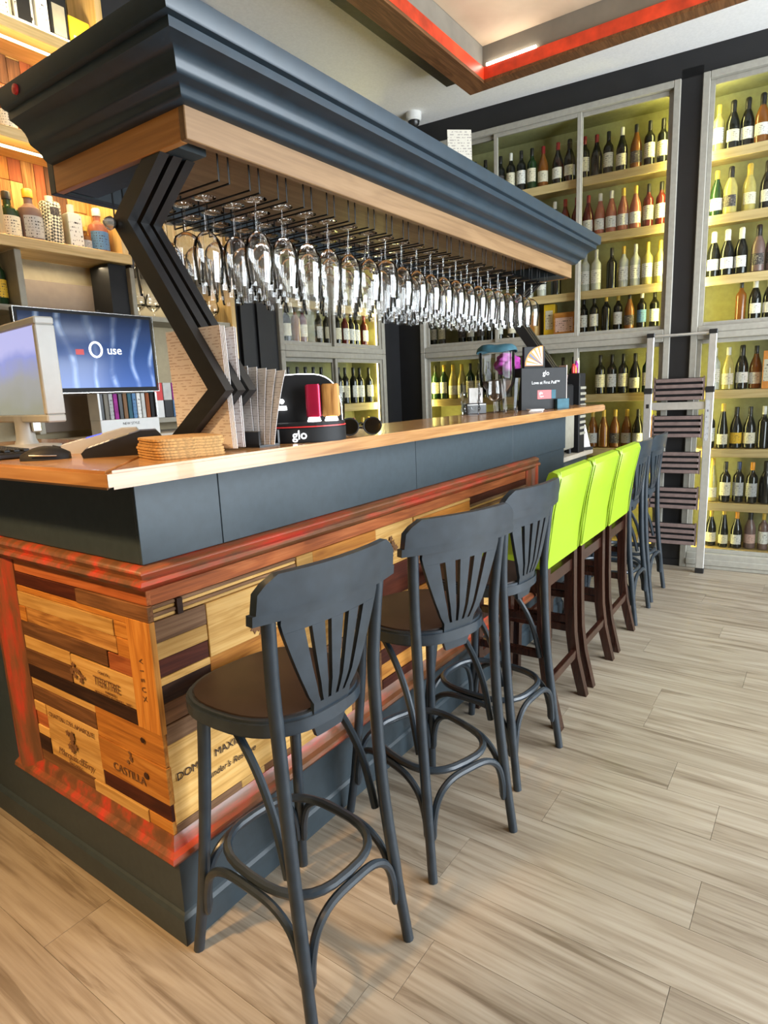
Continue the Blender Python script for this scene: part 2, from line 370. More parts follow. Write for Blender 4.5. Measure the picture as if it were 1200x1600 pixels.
# floor: base slab and single planks
fl = B().box(-3.4, 5.2, -4.4, 2.4, -0.06, -0.0125).done('floor', 'coffer_dark'); struct(fl)
known = {0: -1.095, 2: -1.09, -2: -1.087, -1: -0.452, -3: -0.55, 5: -0.755}
PLM = {}
def plank_mesh(l):
    k = round(l, 2)
    if k not in PLM:
        PLM[k] = B().box(-0.0970, 0.0970, -k / 2 + 0.0006, k / 2 - 0.0006, -0.0125, 0).mesh('floor_plank')
        PLM[k].materials.append(MATS['floor_wood'])
    return PLM[k]
PL = 1.28
for c in range(-20, 19):
    x = 0.75 + 0.195 * c + 0.0975
    j = known.get(c, -1.1 + PL * ((c * 0.379) % 1.0)); y = j
    while y > -4.2: y -= PL
    while y < 2.0:
        y0, y1 = max(y, -4.2), min(y + PL, 2.0)
        if y1 - y0 > 0.05 and not (y0 > 0.6 and x < 4.2 and False):
            put('floor_plank', plank_mesh(y1 - y0), 'floor_wood', fl, loc=(x, (y0 + y1) / 2, 0))
        y += PL
# ceiling with the recessed coffer
cx0, cx1, cy0, cy1 = -0.9, 3.355, -2.4, 0.743
hx = .03
ce = B(); ce.box(-3.4, cx0 - hx, -4.4, 2.4, ZC, ZC + 0.1); ce.box(cx1 + hx, 5.2, -4.4, 2.4, ZC, ZC + 0.1)
ce.box(cx0 - hx, cx1 + hx, -4.4, cy0 - hx, ZC, ZC + 0.1); ce.box(cx0 - hx, cx1 + hx, cy1 + hx, 2.4, ZC, ZC + 0.1)
struct(ce.done('ceiling', 'ceiling_paint'))
# walls
wr = B()
wr.box(-2.66, 3.7, 0, 0.42, 3.44, 3.62, mat=WM); wr.box(-2.66, 3.7, 0.385, 0.42, 0, 3.62, mat=WM)
wr.box(-0.36, -0.225, 0, 0.4, 0, 3.5, mat=WM); wr.box(-2.66, -2.41, 0, 0.4, 0, 3.5, mat=WM); wr.box(1.9, 3.7, 0, 0.4, 0, 3.5, mat=WM)
struct(wr.done('wall_right', 'wall_black'))
wb = B()
wb.box(-3.4, 2.52, YB, YB + 0.42, 0, 3.62); wb.box(3.83, 4.12, YB, YB + 0.42, 0, 3.62); wb.box(2.5, 3.85, YB, YB + 0.42, 3.44, 3.62); wb.box(2.5, 3.85, YB + 0.385, YB + 0.42, 0, 3.5)
struct(wb.done('wall_back', 'wall_black'))
struct(B().box(2.16, 2.26, YB - 0.03, YB, 1.0, 3.61).box(2.32, 2.46, YB - 0.02, YB, 0.0, 3.61).done('trim_1', 'wall_black'))
wf = B(); xs = [-3.4]
for x, ww in WIN: xs += [x - ww / 2, x + ww / 2]
xs.append(5.0)
for i in range(0, len(xs), 2): wf.box(xs[i], xs[i + 1], -4.3, -4.2, 0, 3.62)
wf.box(-3.4, 5.0, -4.3, -4.2, 0, 0.45); wf.box(-3.4, 5.0, -4.3, -4.2, 3.05, 3.62)
struct(wf.done('wall_front', 'wall_paint'))
for i, (x, ww) in enumerate(WIN):
    m = B(); a, b = x - ww / 2, x + ww / 2
    m.box(a, a + 0.06, -4.27, -4.2, 0.45, 3.05).box(b - 0.06, b, -4.27, -4.2, 0.45, 3.05).box(a, b, -4.27, -4.2, 2.99, 3.05).box(a, b, -4.27, -4.2, 0.45, 0.51).box(a, b, -4.26, -4.21, 2.2, 2.25)
    struct(m.done('window_%d' % (i + 1), 'wall_black'))
wl = B().box(-3.3, -3.2, -4.3, 2.4, 0, 3.62)
struct(wl.done('wall_left', 'beige_board'))
struct(B().box(-2.66, 3.7, -0.012, 0, 0, 0.05, mat=WM).done('baseboard_right', 'wall_black'))

# coffer: painted frame, recess walls, printed ceiling panels, light strip
cf = thing('ceiling_coffer', 'red framed ceiling coffer with pale printed panels above the bar', 'ceiling coffer', (0, 0, 3.4))
cf_out = [(cx0 - 0.13, cy0 - 0.13), (cx1 + 0.097, cy0 - 0.13), (cx1 + 0.097, cy1 + 0.15), (cx0 - 0.13, cy1 + 0.15)]
def ring(name, mat, o, i, z0, z1):
    (ox0, ox1, oy0, oy1), (ix0, ix1, iy0, iy1) = o, i
    m = B(); m.box(ox0, ox1, iy1, oy1, z0, z1); m.box(ox0, ox1, oy0, iy0, z0, z1); m.box(ox0, ix0, iy0, iy1, z0, z1); m.box(ix1, ox1, iy0, iy1, z0, z1)
    return m.done(name, mat, cf)
ring('frame_board', 'coffer_brown' if 'coffer_brown' in MATS else 'brown_0', (cx0 - .13, cx1 + .097, cy0 - .13, cy1 + .15), (cx0, cx1, cy0, cy1), 0, 0.02)
ring('frame_lip', 'coffer_red', (cx0 - .012, cx1 + .012, cy0 - .012, cy1 + .012), (cx0, cx1, cy0, cy1), 0.0205, 0.095)
ring('outer_skirt', 'coffer_dark', (cx0 - .13, cx1 + .09, cy0 - .13, cy1 + .33), (cx0 - .1, cx1 + .06, cy0 - .1, cy1 + .12), 0.10, 0.21)
ring('recess_wall', 'coffer_grey', (cx0 - .04, cx1 + .04, cy0 - .04, cy1 + .04), (cx0 - .015, cx1 + .015, cy0 - .015, cy1 + .015), 0.0955, 0.24)
B().box(cx1 - 0.004, cx1 + 0.010, cy1 - 0.36, cy1 - 0.02, 0.098, 0.112).done('light_strip', 'led_white', cf)
def panel_mat():
    m, nt, b = nodes('coffer_print'); L = nt.links
    tc = N(nt, 'ShaderNodeTexCoord'); oi = N(nt, 'ShaderNodeObjectInfo')
    no = N(nt, 'ShaderNodeTexNoise', i_Scale=3.0, i_Detail=5.0, i_Distortion=0.6); L.new(tc.outputs['Object'], no.inputs['Vector'])
    r1 = ramp(nt, oi.outputs['Random'], [(0.0, (0.80, 0.56, 0.34)), (0.33, (0.80, 0.60, 0.40)), (0.5, (0.62, 0.68, 0.74)), (0.75, (0.82, 0.80, 0.72)), (1.0, (0.70, 0.55, 0.38))])
    mx = N(nt, 'ShaderNodeMix', data_type='RGBA', blend_type='MULTIPLY'); mx.inputs[0].default_value = 0.5
    L.new(r1, mx.inputs[6]); L.new(ramp(nt, no.outputs[0], [(0.35, (0.75, 0.70, 0.62)), (0.65, (1, 1, 1))]), mx.inputs[7]); L.new(mx.outputs[2], b.inputs['Base Color'])
    b.inputs['Roughness'].default_value = 0.7
panel_mat()
for i in range(6):
    for j in range(4):
        a0 = cx0 + (cx1 - cx0) * i / 6; a1 = cx0 + (cx1 - cx0) * (i + 1) / 6; b0 = cy0 + (cy1 - cy0) * j / 4; b1 = cy0 + (cy1 - cy0) * (j + 1) / 4
        B().box(a0 + (.003 if i else -.0145), a1 - (.003 if i < 5 else -.0145), b0 + (.003 if j else -.0145), b1 - (.003 if j < 3 else -.0145), 0.226, 0.24, bev=0.002).done('panel', 'coffer_print', cf)
area('coffer_glow', (1.2, -0.8, 3.49), (R(180), 0, 0), 3.8, 2.7, 9, (1.0, 0.90, 0.74))
# dome camera on the ceiling
dc = thing('dome_camera', 'small white dome security camera on the grey ceiling', 'camera', (3.88, 1.62, ZC))
B().lathe([(0, 0), (0.062, 0), (0.062, -0.045), (0.05, -0.06), (0, -0.06)], 20).done('housing', 'white_plastic', dc, True)
B().lathe([(0.046, -0.0605), (0.043, -0.082), (0.03, -0.098), (0, -0.105)], 18).done('lens_dome', 'black_plastic', dc, True)
# recessed downlights (warm lamps over the till end, out of frame)
for (x, y, p) in [(-2.3, 0.55, 130), (-2.3, -0.75, 110), (-0.2, 1.15, 22)]:
    dl = thing('downlight', 'round warm recessed ceiling downlight ' + {55: 'left of the till end', -75: 'nearest the street windows', 115: 'above the till monitor'}[round(y * 100)], 'downlight', (x, y, ZC), group='warm downlights')
    B().lathe([(0.045, -0.004), (0.065, -0.006), (0.065, 0), (0.045, 0)], 18).done('trim_ring', 'white_plastic', dl)
    B().lathe([(0, -0.003), (0.044, -0.003)], 18).done('lamp', 'led_warm', dl)
    l = bpy.data.lights.new('downlight_lamp', 'SPOT'); l.energy = p; l.color = (1.0, 0.60, 0.25); l.spot_size = R(125); l.spot_blend = 0.8; l.shadow_soft_size = 0.4
    lo = bpy.data.objects.new('downlight_lamp', l); COL.objects.link(lo); lo.location = (x, y, ZC - 0.03)

ts = thing('track_spotlight', 'added black ceiling spotlight, out of view, brightening the bar end', 'spotlight', (-2.2, 0.25, ZC))  # added fixture out of view, only there to brighten the bar end panel
B().box(-.02, .02, -.3, .3, -.02, 0).done('track', 'wall_black', ts); B().tube([(0, 0, -.02), (0, 0, -.10)], .008, 8).done('stem', 'wall_black', ts)
q_ = Vector((0, .3, .62)) - Vector((-2.2, .25, ZC - .14)); rq = q_.to_track_quat('-Z', 'Y')
hd = B().lathe([(0, .07), (.045, .07), (.05, .06), (.05, -.06), (.046, -.06), (.044, -.05), (0, -.05)], 20).done('lamp_head', 'wall_black', ts, True); hd.location = (0, 0, -.14); hd.rotation_mode = 'QUATERNION'; hd.rotation_quaternion = rq
l = bpy.data.lights.new('added_spot_lamp', 'SPOT'); l.energy = 460; l.color = (1.0, 0.60, 0.25); l.spot_size = R(31); l.spot_blend = 0.75; l.shadow_soft_size = 0.12  # extra warm beam added for the end planks
lo = bpy.data.objects.new('added_spot_lamp', l); COL.objects.link(lo); lo.rotation_mode = 'QUATERNION'; lo.rotation_quaternion = rq; lo.location = Vector((-2.2, .25, ZC - .14)) + q_.normalized() * .07

# ------------------------------------------------------------------ bottle kinds (shared meshes)
def lab_patch(r, z0, z1, half):
    return B().lathe([(r, z0), (r, z1)], 10, a0=-math.pi / 2 - half, a1=-math.pi / 2 + half)
KB = {}
def kind(name, body, caps, lab, h):
    bm_ = B().lathe(body, 14).mesh(name + '_body', True); bm_.materials.append(MATS['bottle_black'])
    cm = B().lathe(caps, 12).mesh(name + '_cap', True); cm.materials.append(MATS['cap_black'])
    lm = lab_patch(*lab).mesh(name + '_label', True); lm.materials.append(MATS['label_cream'])
    KB[name] = (bm_, cm, lm, h)
kind('bordeaux', [(0, 0.004), (0.030, 0), (0.037, 0.004), (0.0375, 0.185), (0.034, 0.202), (0.022, 0.218), (0.0145, 0.235), (0.0135, 0.262), (0.0135, 0.264)],
     [(0.0142, 0.245), (0.0146, 0.246), (0.0146, 0.300), (0.013, 0.303), (0, 0.303)], (0.0381, 0.050, 0.150, 1.35), 0.303)
kind('burgundy', [(0, 0.004), (0.033, 0), (0.041, 0.004), (0.0415, 0.145), (0.037, 0.172), (0.027, 0.203), (0.018, 0.228), (0.0142, 0.252), (0.0142, 0.262)],
     [(0.0150, 0.232), (0.0153, 0.234), (0.0153, 0.298), (0.014, 0.301), (0, 0.301)], (0.0421, 0.035, 0.115, 1.2), 0.301)
kind('champagne', [(0, 0.004), (0.034, 0), (0.043, 0.005), (0.0435, 0.150), (0.040, 0.178), (0.029, 0.212), (0.019, 0.236), (0.0165, 0.26)],
     [(0.0215, 0.222), (0.0195, 0.232), (0.018, 0.262), (0.019, 0.275), (0.0185, 0.305), (0.013, 0.312), (0, 0.313)], (0.0441, 0.045, 0.120, 1.1), 0.313)
kind('flute', [(0, 0.004), (0.030, 0), (0.036, 0.004), (0.0365, 0.13), (0.031, 0.17), (0.022, 0.225), (0.0155, 0.27), (0.014, 0.29)],
     [(0.0152, 0.268), (0.0155, 0.27), (0.0150, 0.325), (0.013, 0.328), (0, 0.328)], (0.0371, 0.030, 0.105, 1.2), 0.328)
kind('squat', [(0, 0.004), (0.040, 0), (0.047, 0.004), (0.0475, 0.130), (0.043, 0.150), (0.026, 0.163), (0.0175, 0.172), (0.0165, 0.198)],
     [(0.0185, 0.195), (0.021, 0.197), (0.021, 0.228), (0.018, 0.232), (0, 0.232)], (0.0481, 0.030, 0.118, 1.2), 0.232)
COLN = {'black': 'black', 'green': 'dark green', 'amber': 'amber', 'rose': 'rosé', 'clear': 'clear', 'straw': 'straw-yellow', 'mauve': 'dusky brown', 'red': 'deep red'}
SHN = {'bordeaux': 'straight-sided', 'burgundy': 'slope-shouldered', 'champagne': 'champagne', 'flute': 'tall slender', 'squat': 'squat'}
def bottle(kd, glass, cap, lab, loc, rz, label, group, name='wine_bottle', cat='bottle', scale=1.0):
    if group.startswith('wine bottles') and (1.8 < loc[2] < 1.83 or loc[2] < .2): scale = 0.92
    bm_, cm, lm, h = KB[kd]
    t = thing(name, label, cat, loc, rz + random.uniform(-0.25, 0.25), group)
    if scale != 1.0: t.scale = (scale,) * 3
    put('bottle_body', bm_, 'bottle_' + glass, t); put('capsule', cm, 'cap_' + cap, t)
    if lab: put('bottle_label', lm, 'label_' + lab, t)
    return t

# ------------------------------------------------------------------ glazed wine cabinets
def cabinet(name, label, loc, rz, x0, x1, z0, z1, splits, shelves, led, ledp, plinth=0.0, both=False):
    t = thing(name, label, 'cabinet', loc, rz)
    B().box(x0, x1, 0.345, 0.375, z0 + plinth, z1).done('back_panel', 'cabinet_back', t)
    for a, b in ((x0, x0 + 0.018), (x1 - 0.018, x1)): B().box(a, b, 0.035, 0.344, z0 + plinth, z1).done('side_panel', 'cabinet_back', t)
    B().box(x0 + .019, x1 - .019, 0.035, 0.344, z1 - 0.04, z1 - .001).done('top_panel', 'cabinet_back', t)
    B().box(x0 + .019, x1 - .019, 0.035, 0.344, z0 + plinth, z0 + plinth + 0.072).done('bottom_panel', 'shelf_wood', t)
    fw = 0.045
    for a, b in ((x0, x0 + fw), (x1 - fw, x1)): B().box(a, b, -0.028, 0.034, z0, z1, bev=0.004).done('frame_stile', 'cabinet_grey', t)
    B().box(x0 + fw, x1 - fw, -0.028, 0.034, z1 - fw, z1, bev=0.004).done('frame_rail', 'cabinet_grey', t)
    B().box(x0 + fw, x1 - fw, -0.028, 0.034, z0, z0 + fw + plinth, bev=0.004).done('frame_rail', 'cabinet_grey', t)
    if plinth: B().box(x0 + fw, x1 - fw, -0.036, -0.029, z0 + 0.03, z0 + 0.075, bev=0.003).done('frame_rail', 'cabinet_grey', t)
    for z in shelves:
        sh = B().box(x0 + .02, x1 - .02, 0.075, 0.342, z - 0.022, z).done('shelf', 'shelf_wood', t)
        B().box(x0 + .02, x1 - .02, 0.062, 0.0745, z - 0.058, z + 0.004, bev=0.002).done('shelf_lip', 'shelf_wood', sh)
    xs = [x0 + fw] + list(splits) + [x1 - fw]; dz0, dz1 = z0 + fw + plinth, z1 - fw
    for i in range(len(xs) - 1):
        a, b = xs[i] - (0.012 if i else 0), xs[i + 1] + (0.012 if i < len(xs) - 2 else 0); y = -0.014 if i % 2 else 0.012; d = 0.03
        m = B().box(a, a + d, y, y + 0.02, dz0, dz1, bev=0.002).box(b - d, b, y, y + 0.02, dz0, dz1, bev=0.002)
        m.box(a + d, b - d, y, y + 0.02, dz0, dz0 + d, bev=0.002).box(a + d, b - d, y, y + 0.02, dz1 - d, dz1, bev=0.002)
        dr = m.done('sliding_door', 'cabinet_grey', t)
        B().raw([(a + d, y + 0.01, dz0 + d), (b - d, y + 0.01, dz0 + d), (b - d, y + 0.01, dz1 - d), (a + d, y + 0.01, dz1 - d)], [(0, 1, 2, 3)]).done('glass_pane', 'pane', dr)
    for sd in ((led, -led) if both else (led,)):
        lx = x1 - 0.03 if sd > 0 else x0 + 0.03; zc = (z0 + plinth + z1) / 2
        B().box(lx - .006, lx + .006, 0.040, 0.052, z0 + plinth + .08, z1 - .06).done('light_strip', 'led_warm', t)
        lt = area('cabinet_strip', (0, 0, 0), (0, 0, 0), 0.03, z1 - z0 - plinth - .2, ledp, (1.0, 0.90, 0.28))
        zax = Vector((sd, -0.55, 0)).normalized(); yv = Vector((0, 0, 1)); xv = yv.cross(zax)      # lamp shines along -z: away from its end panel, into the case
        lt.matrix_world = Matrix.Translation(Vector(loc)) @ Matrix.Rotation(rz, 4, 'Z') @ Matrix.Translation((lx - 0.014 * sd, 0.046, zc)) @ Matrix((xv, yv, zax)).transposed().to_4x4()
    return t
UP = [2.96, 2.54, 2.13]; LOW = [1.33, 0.90, 0.494]; ZM = 1.745; ZT = 3.44
cabinet('wine_cabinet', 'tall grey glazed upper wine cabinet on the right wall, left of the black pillar', W0, WRZ, -2.41, -0.36, ZM, ZT, [-1.70, -1.04], UP, 1, 6.0)
cabinet('wine_cabinet', 'grey glazed lower wine cabinet behind the bar end, left of the black pillar', W0, WRZ, -2.41, -0.36, 0, ZM - .001, [-1.70, -1.04], LOW, 1, 4.0, 0.075, True)
cabinet('wine_cabinet', 'grey glazed upper wine cabinet at right edge, beyond the black pillar', W0, WRZ, -0.225, 1.9, ZM, ZT, [0.48, 1.2], UP, -1, 6.0)
cabinet('wine_cabinet', 'grey glazed lower wine cabinet at right edge, behind the stepladder', W0, WRZ, -0.225, 1.9, 0, ZM - .001, [0.48, 1.2], LOW, -1, 4.0, 0.075)
BK = Vector((0, YB, 0))
cabinet('wine_cabinet', 'narrow grey glazed upper wine cabinet on back wall, seen under hanging glasses', BK, 0, 2.52, 3.83, ZM, ZT, [3.152], UP, 1, 6.0)
cabinet('wine_cabinet', 'narrow grey glazed lower wine cabinet on back wall, above the bar top', BK, 0, 2.52, 3.83, 0, ZM - .001, [3.152], LOW, 1, 4.0, 0.075)

def wall_x(px, z, off):
    lo, hi = -2.6, 1.5
    for _ in range(40):
        m = (lo + hi) / 2; P = WM @ Vector((m, off, z))
        if proj(P)[0] < px: lo = m
        else: hi = m
    return lo
def back_x(px, z, off):
    lo, hi = 0.2, 4.0
    for _ in range(40):
        m = (lo + hi) / 2
        if proj((m, YB + off, z))[0] < px: lo = m
        else: hi = m
    return lo
K4 = {'b': 'bordeaux', 'u': 'burgundy', 'c': 'champagne', 'f': 'flute'}
G8 = {'k': 'black', 'g': 'green', 'a': 'amber', 'r': 'rose', 'w': 'clear', 's': 'straw', 'm': 'mauve', 'd': 'red'}
L8 = {'c': 'cream', 'w': 'white', 'y': 'yellow', 'k': 'dark', 'g': 'grey', 'p': 'pink', 'b': 'blue', '-': None}
C8 = {'k': 'black', 'g': 'gold', 'w': 'white', 'r': 'red', 'n': 'navy', 'o': 'orange', 's': 'silver'}
def row(where, wall, z, spec, off=0.125, back=False):
    # spec: list of (px or local x, code); code = kind glass label cap
    out = []
    for px, code in spec:
        x = px if abs(px) < 5 else (wall_x(px, z + 0.1, off) if wall == 'R' else back_x(px, z + 0.1, off))
        out.append((x, code))
    out.sort()
    last = -9
    n = 0
    for i, (x, code) in enumerate(out):
        if wall == 'R' and out[0][0] < -0.36: x = max(x, -2.345)
        if x - last < 0.087: x = last + 0.087
        last = x
        hi = (-0.43 if wall == 'R' and out[0][0] < -0.36 else (1.85 if wall == 'R' else 3.77))
        if x > hi: continue
        kd, gl, lb, cp = K4[code[0]], G8[code[1]], L8[code[2]], C8[code[3]]
        yo = off + random.uniform(-0.012, 0.02)
        if wall == 'R': P = WM @ Vector((x, yo, z)); rz = WRZ
        else: P = Vector((x, YB + yo, z)); rz = 0
        lbw = '' if lb is None else ' with %s label' % lb
        bottle(kd, gl, cp, lb, P, rz, '%s %s bottle%s, %s from left, %s' % (COLN[gl], SHN[kd], lbw, ORD[n], where), 'wine bottles in the wall cabinets')
        n += 1
def rnd_codes(n, pal): return [random.choice(pal) for _ in range(n)]
DARK = ['bkck', 'bkwk', 'ukck', 'bkwr', 'ukwk', 'bkkk', 'bgck', 'bkcg']
MIX = ['bkck', 'uswg', 'bgwg', 'ukww', 'fgwg', 'urwg', 'bkwk', 'ukyg', 'bwws']
cab2 = 'of centre cabinet'
row('top shelf, centre cabinet', 'R', 2.966, list(zip([743, 752, 782, 799, 814, 830, 847, 872, 889, 913, 926, 940, 972, 994, 1015, 1030, 1040],
    ['bgck', 'bgck', 'bkkk', 'bkcw', 'bkwk', 'bgck', 'uacr', 'ukwr', 'ckwk', 'bkcr', 'uk-r', 'bkck', 'ukcw', 'uakk', 'bkck', 'bkck', 'bkwk'])))
row('second shelf, centre cabinet', 'R', 2.546, list(zip([752, 775, 798, 820, 845, 866, 881, 897, 911, 926, 941, 958, 977, 996, 1013, 1030],
    ['udwr', 'udwr', 'ukwk', 'udcr', 'ukcw', 'ukcw', 'ud-r', 'udcr', 'udwr', 'urww', 'urww', 'urwg', 'urwg', 'bdgk', 'bdwk', 'bdwk'])))
row('third shelf, centre cabinet', 'R', 2.136, list(zip([826, 846, 868, 914, 930, 955, 968, 987, 1005, 1025],
    ['bwws', 'bwws', 'uk-k', 'bwws', 'bwws', 'bk-k', 'bwwg', 'bwws', 'bswg', 'bswg'])))
row('bottom shelf, centre upper cabinet', 'R', 1.818, list(zip([678, 686, 722, 732, 741, 750, 764, 800, 911, 926, 947, 960, 980, 1002, 1021],
    ['bkwk', 'bkck', 'bkkk', 'bkwk', 'bkkk', 'bk-k', 'bkwk', 'bkck', 'bkwk', 'bkwk', 'bk-g', 'bkwg', 'uakk', 'bkbw', 'bkwk'])))
row('top shelf, centre lower cabinet', 'R', 1.336, list(zip([672, 684, 697, 710, 724, 738, 752, 770, 790, 880, 896, 938, 955, 972, 988, 1002],
    ['bgck', 'bgwg', 'uswg', 'uswg', 'bgck', 'bkck', 'bk-k', 'bkck', 'bkkk', 'bkck', 'bgwk', 'bkck', 'bkwk', 'bkck', 'ukwk', 'bgck'])))
row('second shelf, centre lower cabinet', 'R', 0.906, list(zip([926, 940, 955, 968, 984, 998, 1012], ['uawg', 'ua-g', 'uakg', 'uawg', 'ukwk', 'ua-g', 'uawg'])))
row('top shelf, right edge cabinet', 'R', 2.966, list(zip([1122, 1143, 1160, 1180, 1200], ['bswg', 'ckck', 'ckwk', 'cawk', 'ckwk'])))
row('second shelf, right edge cabinet', 'R', 2.546, list(zip([1119, 1141, 1170, 1198], ['ugwg', 'cskk', 'cscg', 'ckwk'])))
row('third shelf, right edge cabinet', 'R', 2.136, list(zip([1114, 1133, 1154, 1184, 1202], ['ckww', 'ckww', 'ckww', 'cmkk', 'cmkk'])))
row('bottom shelf, right edge upper cabinet', 'R', 1.818, list(zip([1157, 1174, 1196], ['ba-k', 'ckww', 'ckww'])))
row('top shelf, right edge lower cabinet', 'R', 1.336, list(zip([1116, 1133, 1157, 1178], ['bwww', 'uscw', 'ckwk', 'uawk'])))
row('second shelf, right edge lower cabinet', 'R', 0.906, list(zip([1108, 1125, 1142, 1156, 1180, 1199], ['bkwk', 'fkcg', 'ukyk', 'ukck', 'bk-w', 'bkck'])))
row('third shelf, right edge lower cabinet', 'R', 0.500, list(zip([1112, 1129, 1148, 1162, 1182, 1199], ['fscg', 'bkck', 'bkgn', 'bkgo', 'ck-k', 'bkwk'])))
row('bottom shelf, right edge lower cabinet', 'R', 0.150, list(zip([1110, 1128, 1148, 1168, 1184, 1199], ['ukcg', 'fkcg', 'ukwo', 'cmpk', 'bmwg', 'bmws'])))
row('second lowest shelf, back wall cabinet', 'B', 2.136, list(zip([448, 459, 470, 482, 494, 506, 528, 538, 549, 561, 572], ['bkwk', 'bkck', 'bkwk', 'bkck', 'bkwk', 'bkck', 'bkwk', 'bkck', 'bkwk', 'bkck', 'uscg'])))
row('bottom shelf, back wall upper cabinet', 'B', 1.818, list(zip([448, 456, 466, 500, 510, 528, 538, 548, 558, 570], ['bkck', 'ba-k', 'bdck', 'bkwk', 'bkck', 'bkck', 'bdwk', 'bkwk', 'bkwk', 'bdwr'])))
row('top shelf, back wall lower cabinet', 'B', 1.336, list(zip([455, 468, 480, 492, 504, 532, 543, 554, 565, 576], ['bgwk', 'bkck', 'bkwk', 'bgck', 'bkck', 'bkwk', 'bkck', 'bkwk', 'bkwk', 'bkck'])))
row('second shelf, back wall lower cabinet', 'B', 0.906, list(zip([534, 545, 556, 567, 578], ['bkcr', 'bdck', 'bdcr', 'bkcg', 'bscg'])))
row('top shelf, back wall upper cabinet', 'B', 2.546, list(zip([528, 540, 553, 566, 577], ['bkwk', 'bkck', 'bkwk', 'uscg', 'bkck'])))

for z, nm in ((2.966, 'top shelf'), (2.546, 'second shelf'), (2.136, 'third shelf'), (1.818, 'bottom shelf'), (1.336, 'fifth shelf'), (.906, 'sixth shelf'), (.500, 'seventh shelf')):
    row('%s, far right bay' % nm, 'R', z, list(zip([.50 + .11 * k for k in range(7)], rnd_codes(7, DARK + MIX))))
row('top shelf, back cabinet', 'B', 2.966, list(zip([2.62 + .12 * k for k in range(9)], rnd_codes(9, DARK))))
row('second shelf, back cabinet left', 'B', 2.546, list(zip([2.62 + .11 * k for k in range(4)], rnd_codes(4, DARK))))
row('third lower shelf, back cabinet', 'B', .500, list(zip([2.62 + .12 * k for k in range(9)], rnd_codes(9, MIX))))
row('third lower shelf, centre cabinet', 'R', .500, list(zip([-1.0 + .12 * k for k in range(5)], rnd_codes(5, MIX))))
def carton(name, label, cat, P, rz, sx, sy, sz, mat, parts=()):
    t = thing(name, label, cat, P, rz)
    B().box(-sx / 2, sx / 2, -sy / 2, sy / 2, 0, sz, bev=0.003).done('box_body', mat, t)
    for (x0, x1, z0, z1, m) in parts: B().box(x0, x1, -sy / 2 - 0.0012, -sy / 2 - 0.0002, z0, z1).done('printed_panel', m, t)
    return t
def onwall(px, z, off): return WM @ Vector((wall_x(px, z, off), off, z))
carton('gift_box', 'pale wooden gift box beside bracket top in centre cabinet', 'box', onwall(830, 1.82, .15), WRZ, 0.12, 0.12, 0.20, 'pine_z', [(-.045, .045, .03, .17, 'amber_2')])
carton('gift_box', 'tall yellow gift carton on bottom shelf of centre cabinet', 'box', onwall(860, 1.82, .17), WRZ, 0.09, 0.09, 0.25, 'yellow', [(-.03, .03, .05, .2, 'label_cream')])
carton('gift_box', 'low orange carton right of the yellow carton in centre cabinet', 'box', onwall(884, 1.82, .13), WRZ, 0.17, 0.12, 0.17, 'amber_0', [(-.07, .07, .02, .13, 'label_pink')])
carton('gift_box', 'narrow yellow framed sign at the right edge in lower right cabinet', 'box', onwall(1196, 1.336, .06) , WRZ, 0.05, 0.05, 0.26, 'orange_card', [(-.02, .02, .05, .2, 'label_cream')]).location.z = 1.336  # box shape standing in for a yellow framed sign hung on the cabinet
# ------------------------------------------------------------------ the bar
ZW = 1.29                                             # worktop height
BX1 = 2.87                                            # far end of the bar body
bar = thing('bar_counter', 'navy bar counter clad with reclaimed wine crate planks', 'bar counter')
B().box(0, BX1, 0, 0.10, 0, 1.252).done('front_panel', 'navy', bar)
B().box(0, 0.10, 0.1002, 1.3, 0, 1.252).done('end_panel', 'navy', bar)
B().box(BX1 - 0.04, BX1 - .002, 0.1002, 0.42, 0, 1.252).done('side_panel', 'navy', bar)
B().mould([(BX1, 0), (0, 0), (0, 1.3)], [(0, 0), (0.012, 0), (0.012, 0.075), (0.006, 0.085), (0, 0.09)], out=1).done('baseboard', 'navy', bar)
# facing boards above the planks, with their butt joints
for a, b in ((-0.009, 0.232), (0.234, 1.192), (1.194, 2.1), (2.102, BX1)):
    B().box(a, b, -0.009, -0.0002, 1.045, 1.251, bev=0.0012).done('facing_board', 'navy', bar)
B().box(-0.009, -0.0002, 0.0, 1.3, 1.045, 1.251, bev=0.0012).done('facing_board', 'navy', bar)
# picture-frame moulding around the planks
FP = [(0.0, 0.985), (0.020, 0.985), (0.034, 0.992), (0.040, 1.003), (0.034, 1.012), (0.024, 1.015), (0.026, 1.020), (0.030, 1.028), (0.026, 1.036), (0.014, 1.042), (0.0, 1.043)]
B().mould([(2.40, 0), (0, 0), (0, 0.785)], FP, out=1).done('frame_moulding', 'worn_red_0', bar, True)
BP = [(0.0, 0.256), (0.012, 0.256), (0.036, 0.268), (0.043, 0.280), (0.040, 0.292), (0.026, 0.300), (0.022, 0.318), (0.014, 0.334), (0.0, 0.334)]
B().mould([(2.40, 0), (0, 0), (0, 0.785)], BP, out=1).done('frame_moulding', 'worn_red_0', bar, True)
def upright(pos, along):
    prof = [(0.0, 0.0), (0.0, 0.022), (0.02, 0.034), (0.05, 0.040), (0.075, 0.036), (0.095, 0.026), (0.125, 0.020), (0.145, 0.016), (0.145, 0.0)]
    m = B()
    if along == 'y': vs = [(-d, pos - t, z) for z in (0.285, 1.01) for t, d in prof]
    else: vs = [(pos - t, -d, z) for z in (0.285, 1.01) for t, d in prof]
    n = len(prof); m.raw(vs, [tuple(range(n)), tuple(range(2 * n - 1, n - 1, -1))] + [(k, (k + 1) % n, n + (k + 1) % n, n + k) for k in range(n)])
    return m.done('frame_upright', 'worn_red_2', bar)
upright(0.785, 'y'); upright(2.40, 'x')
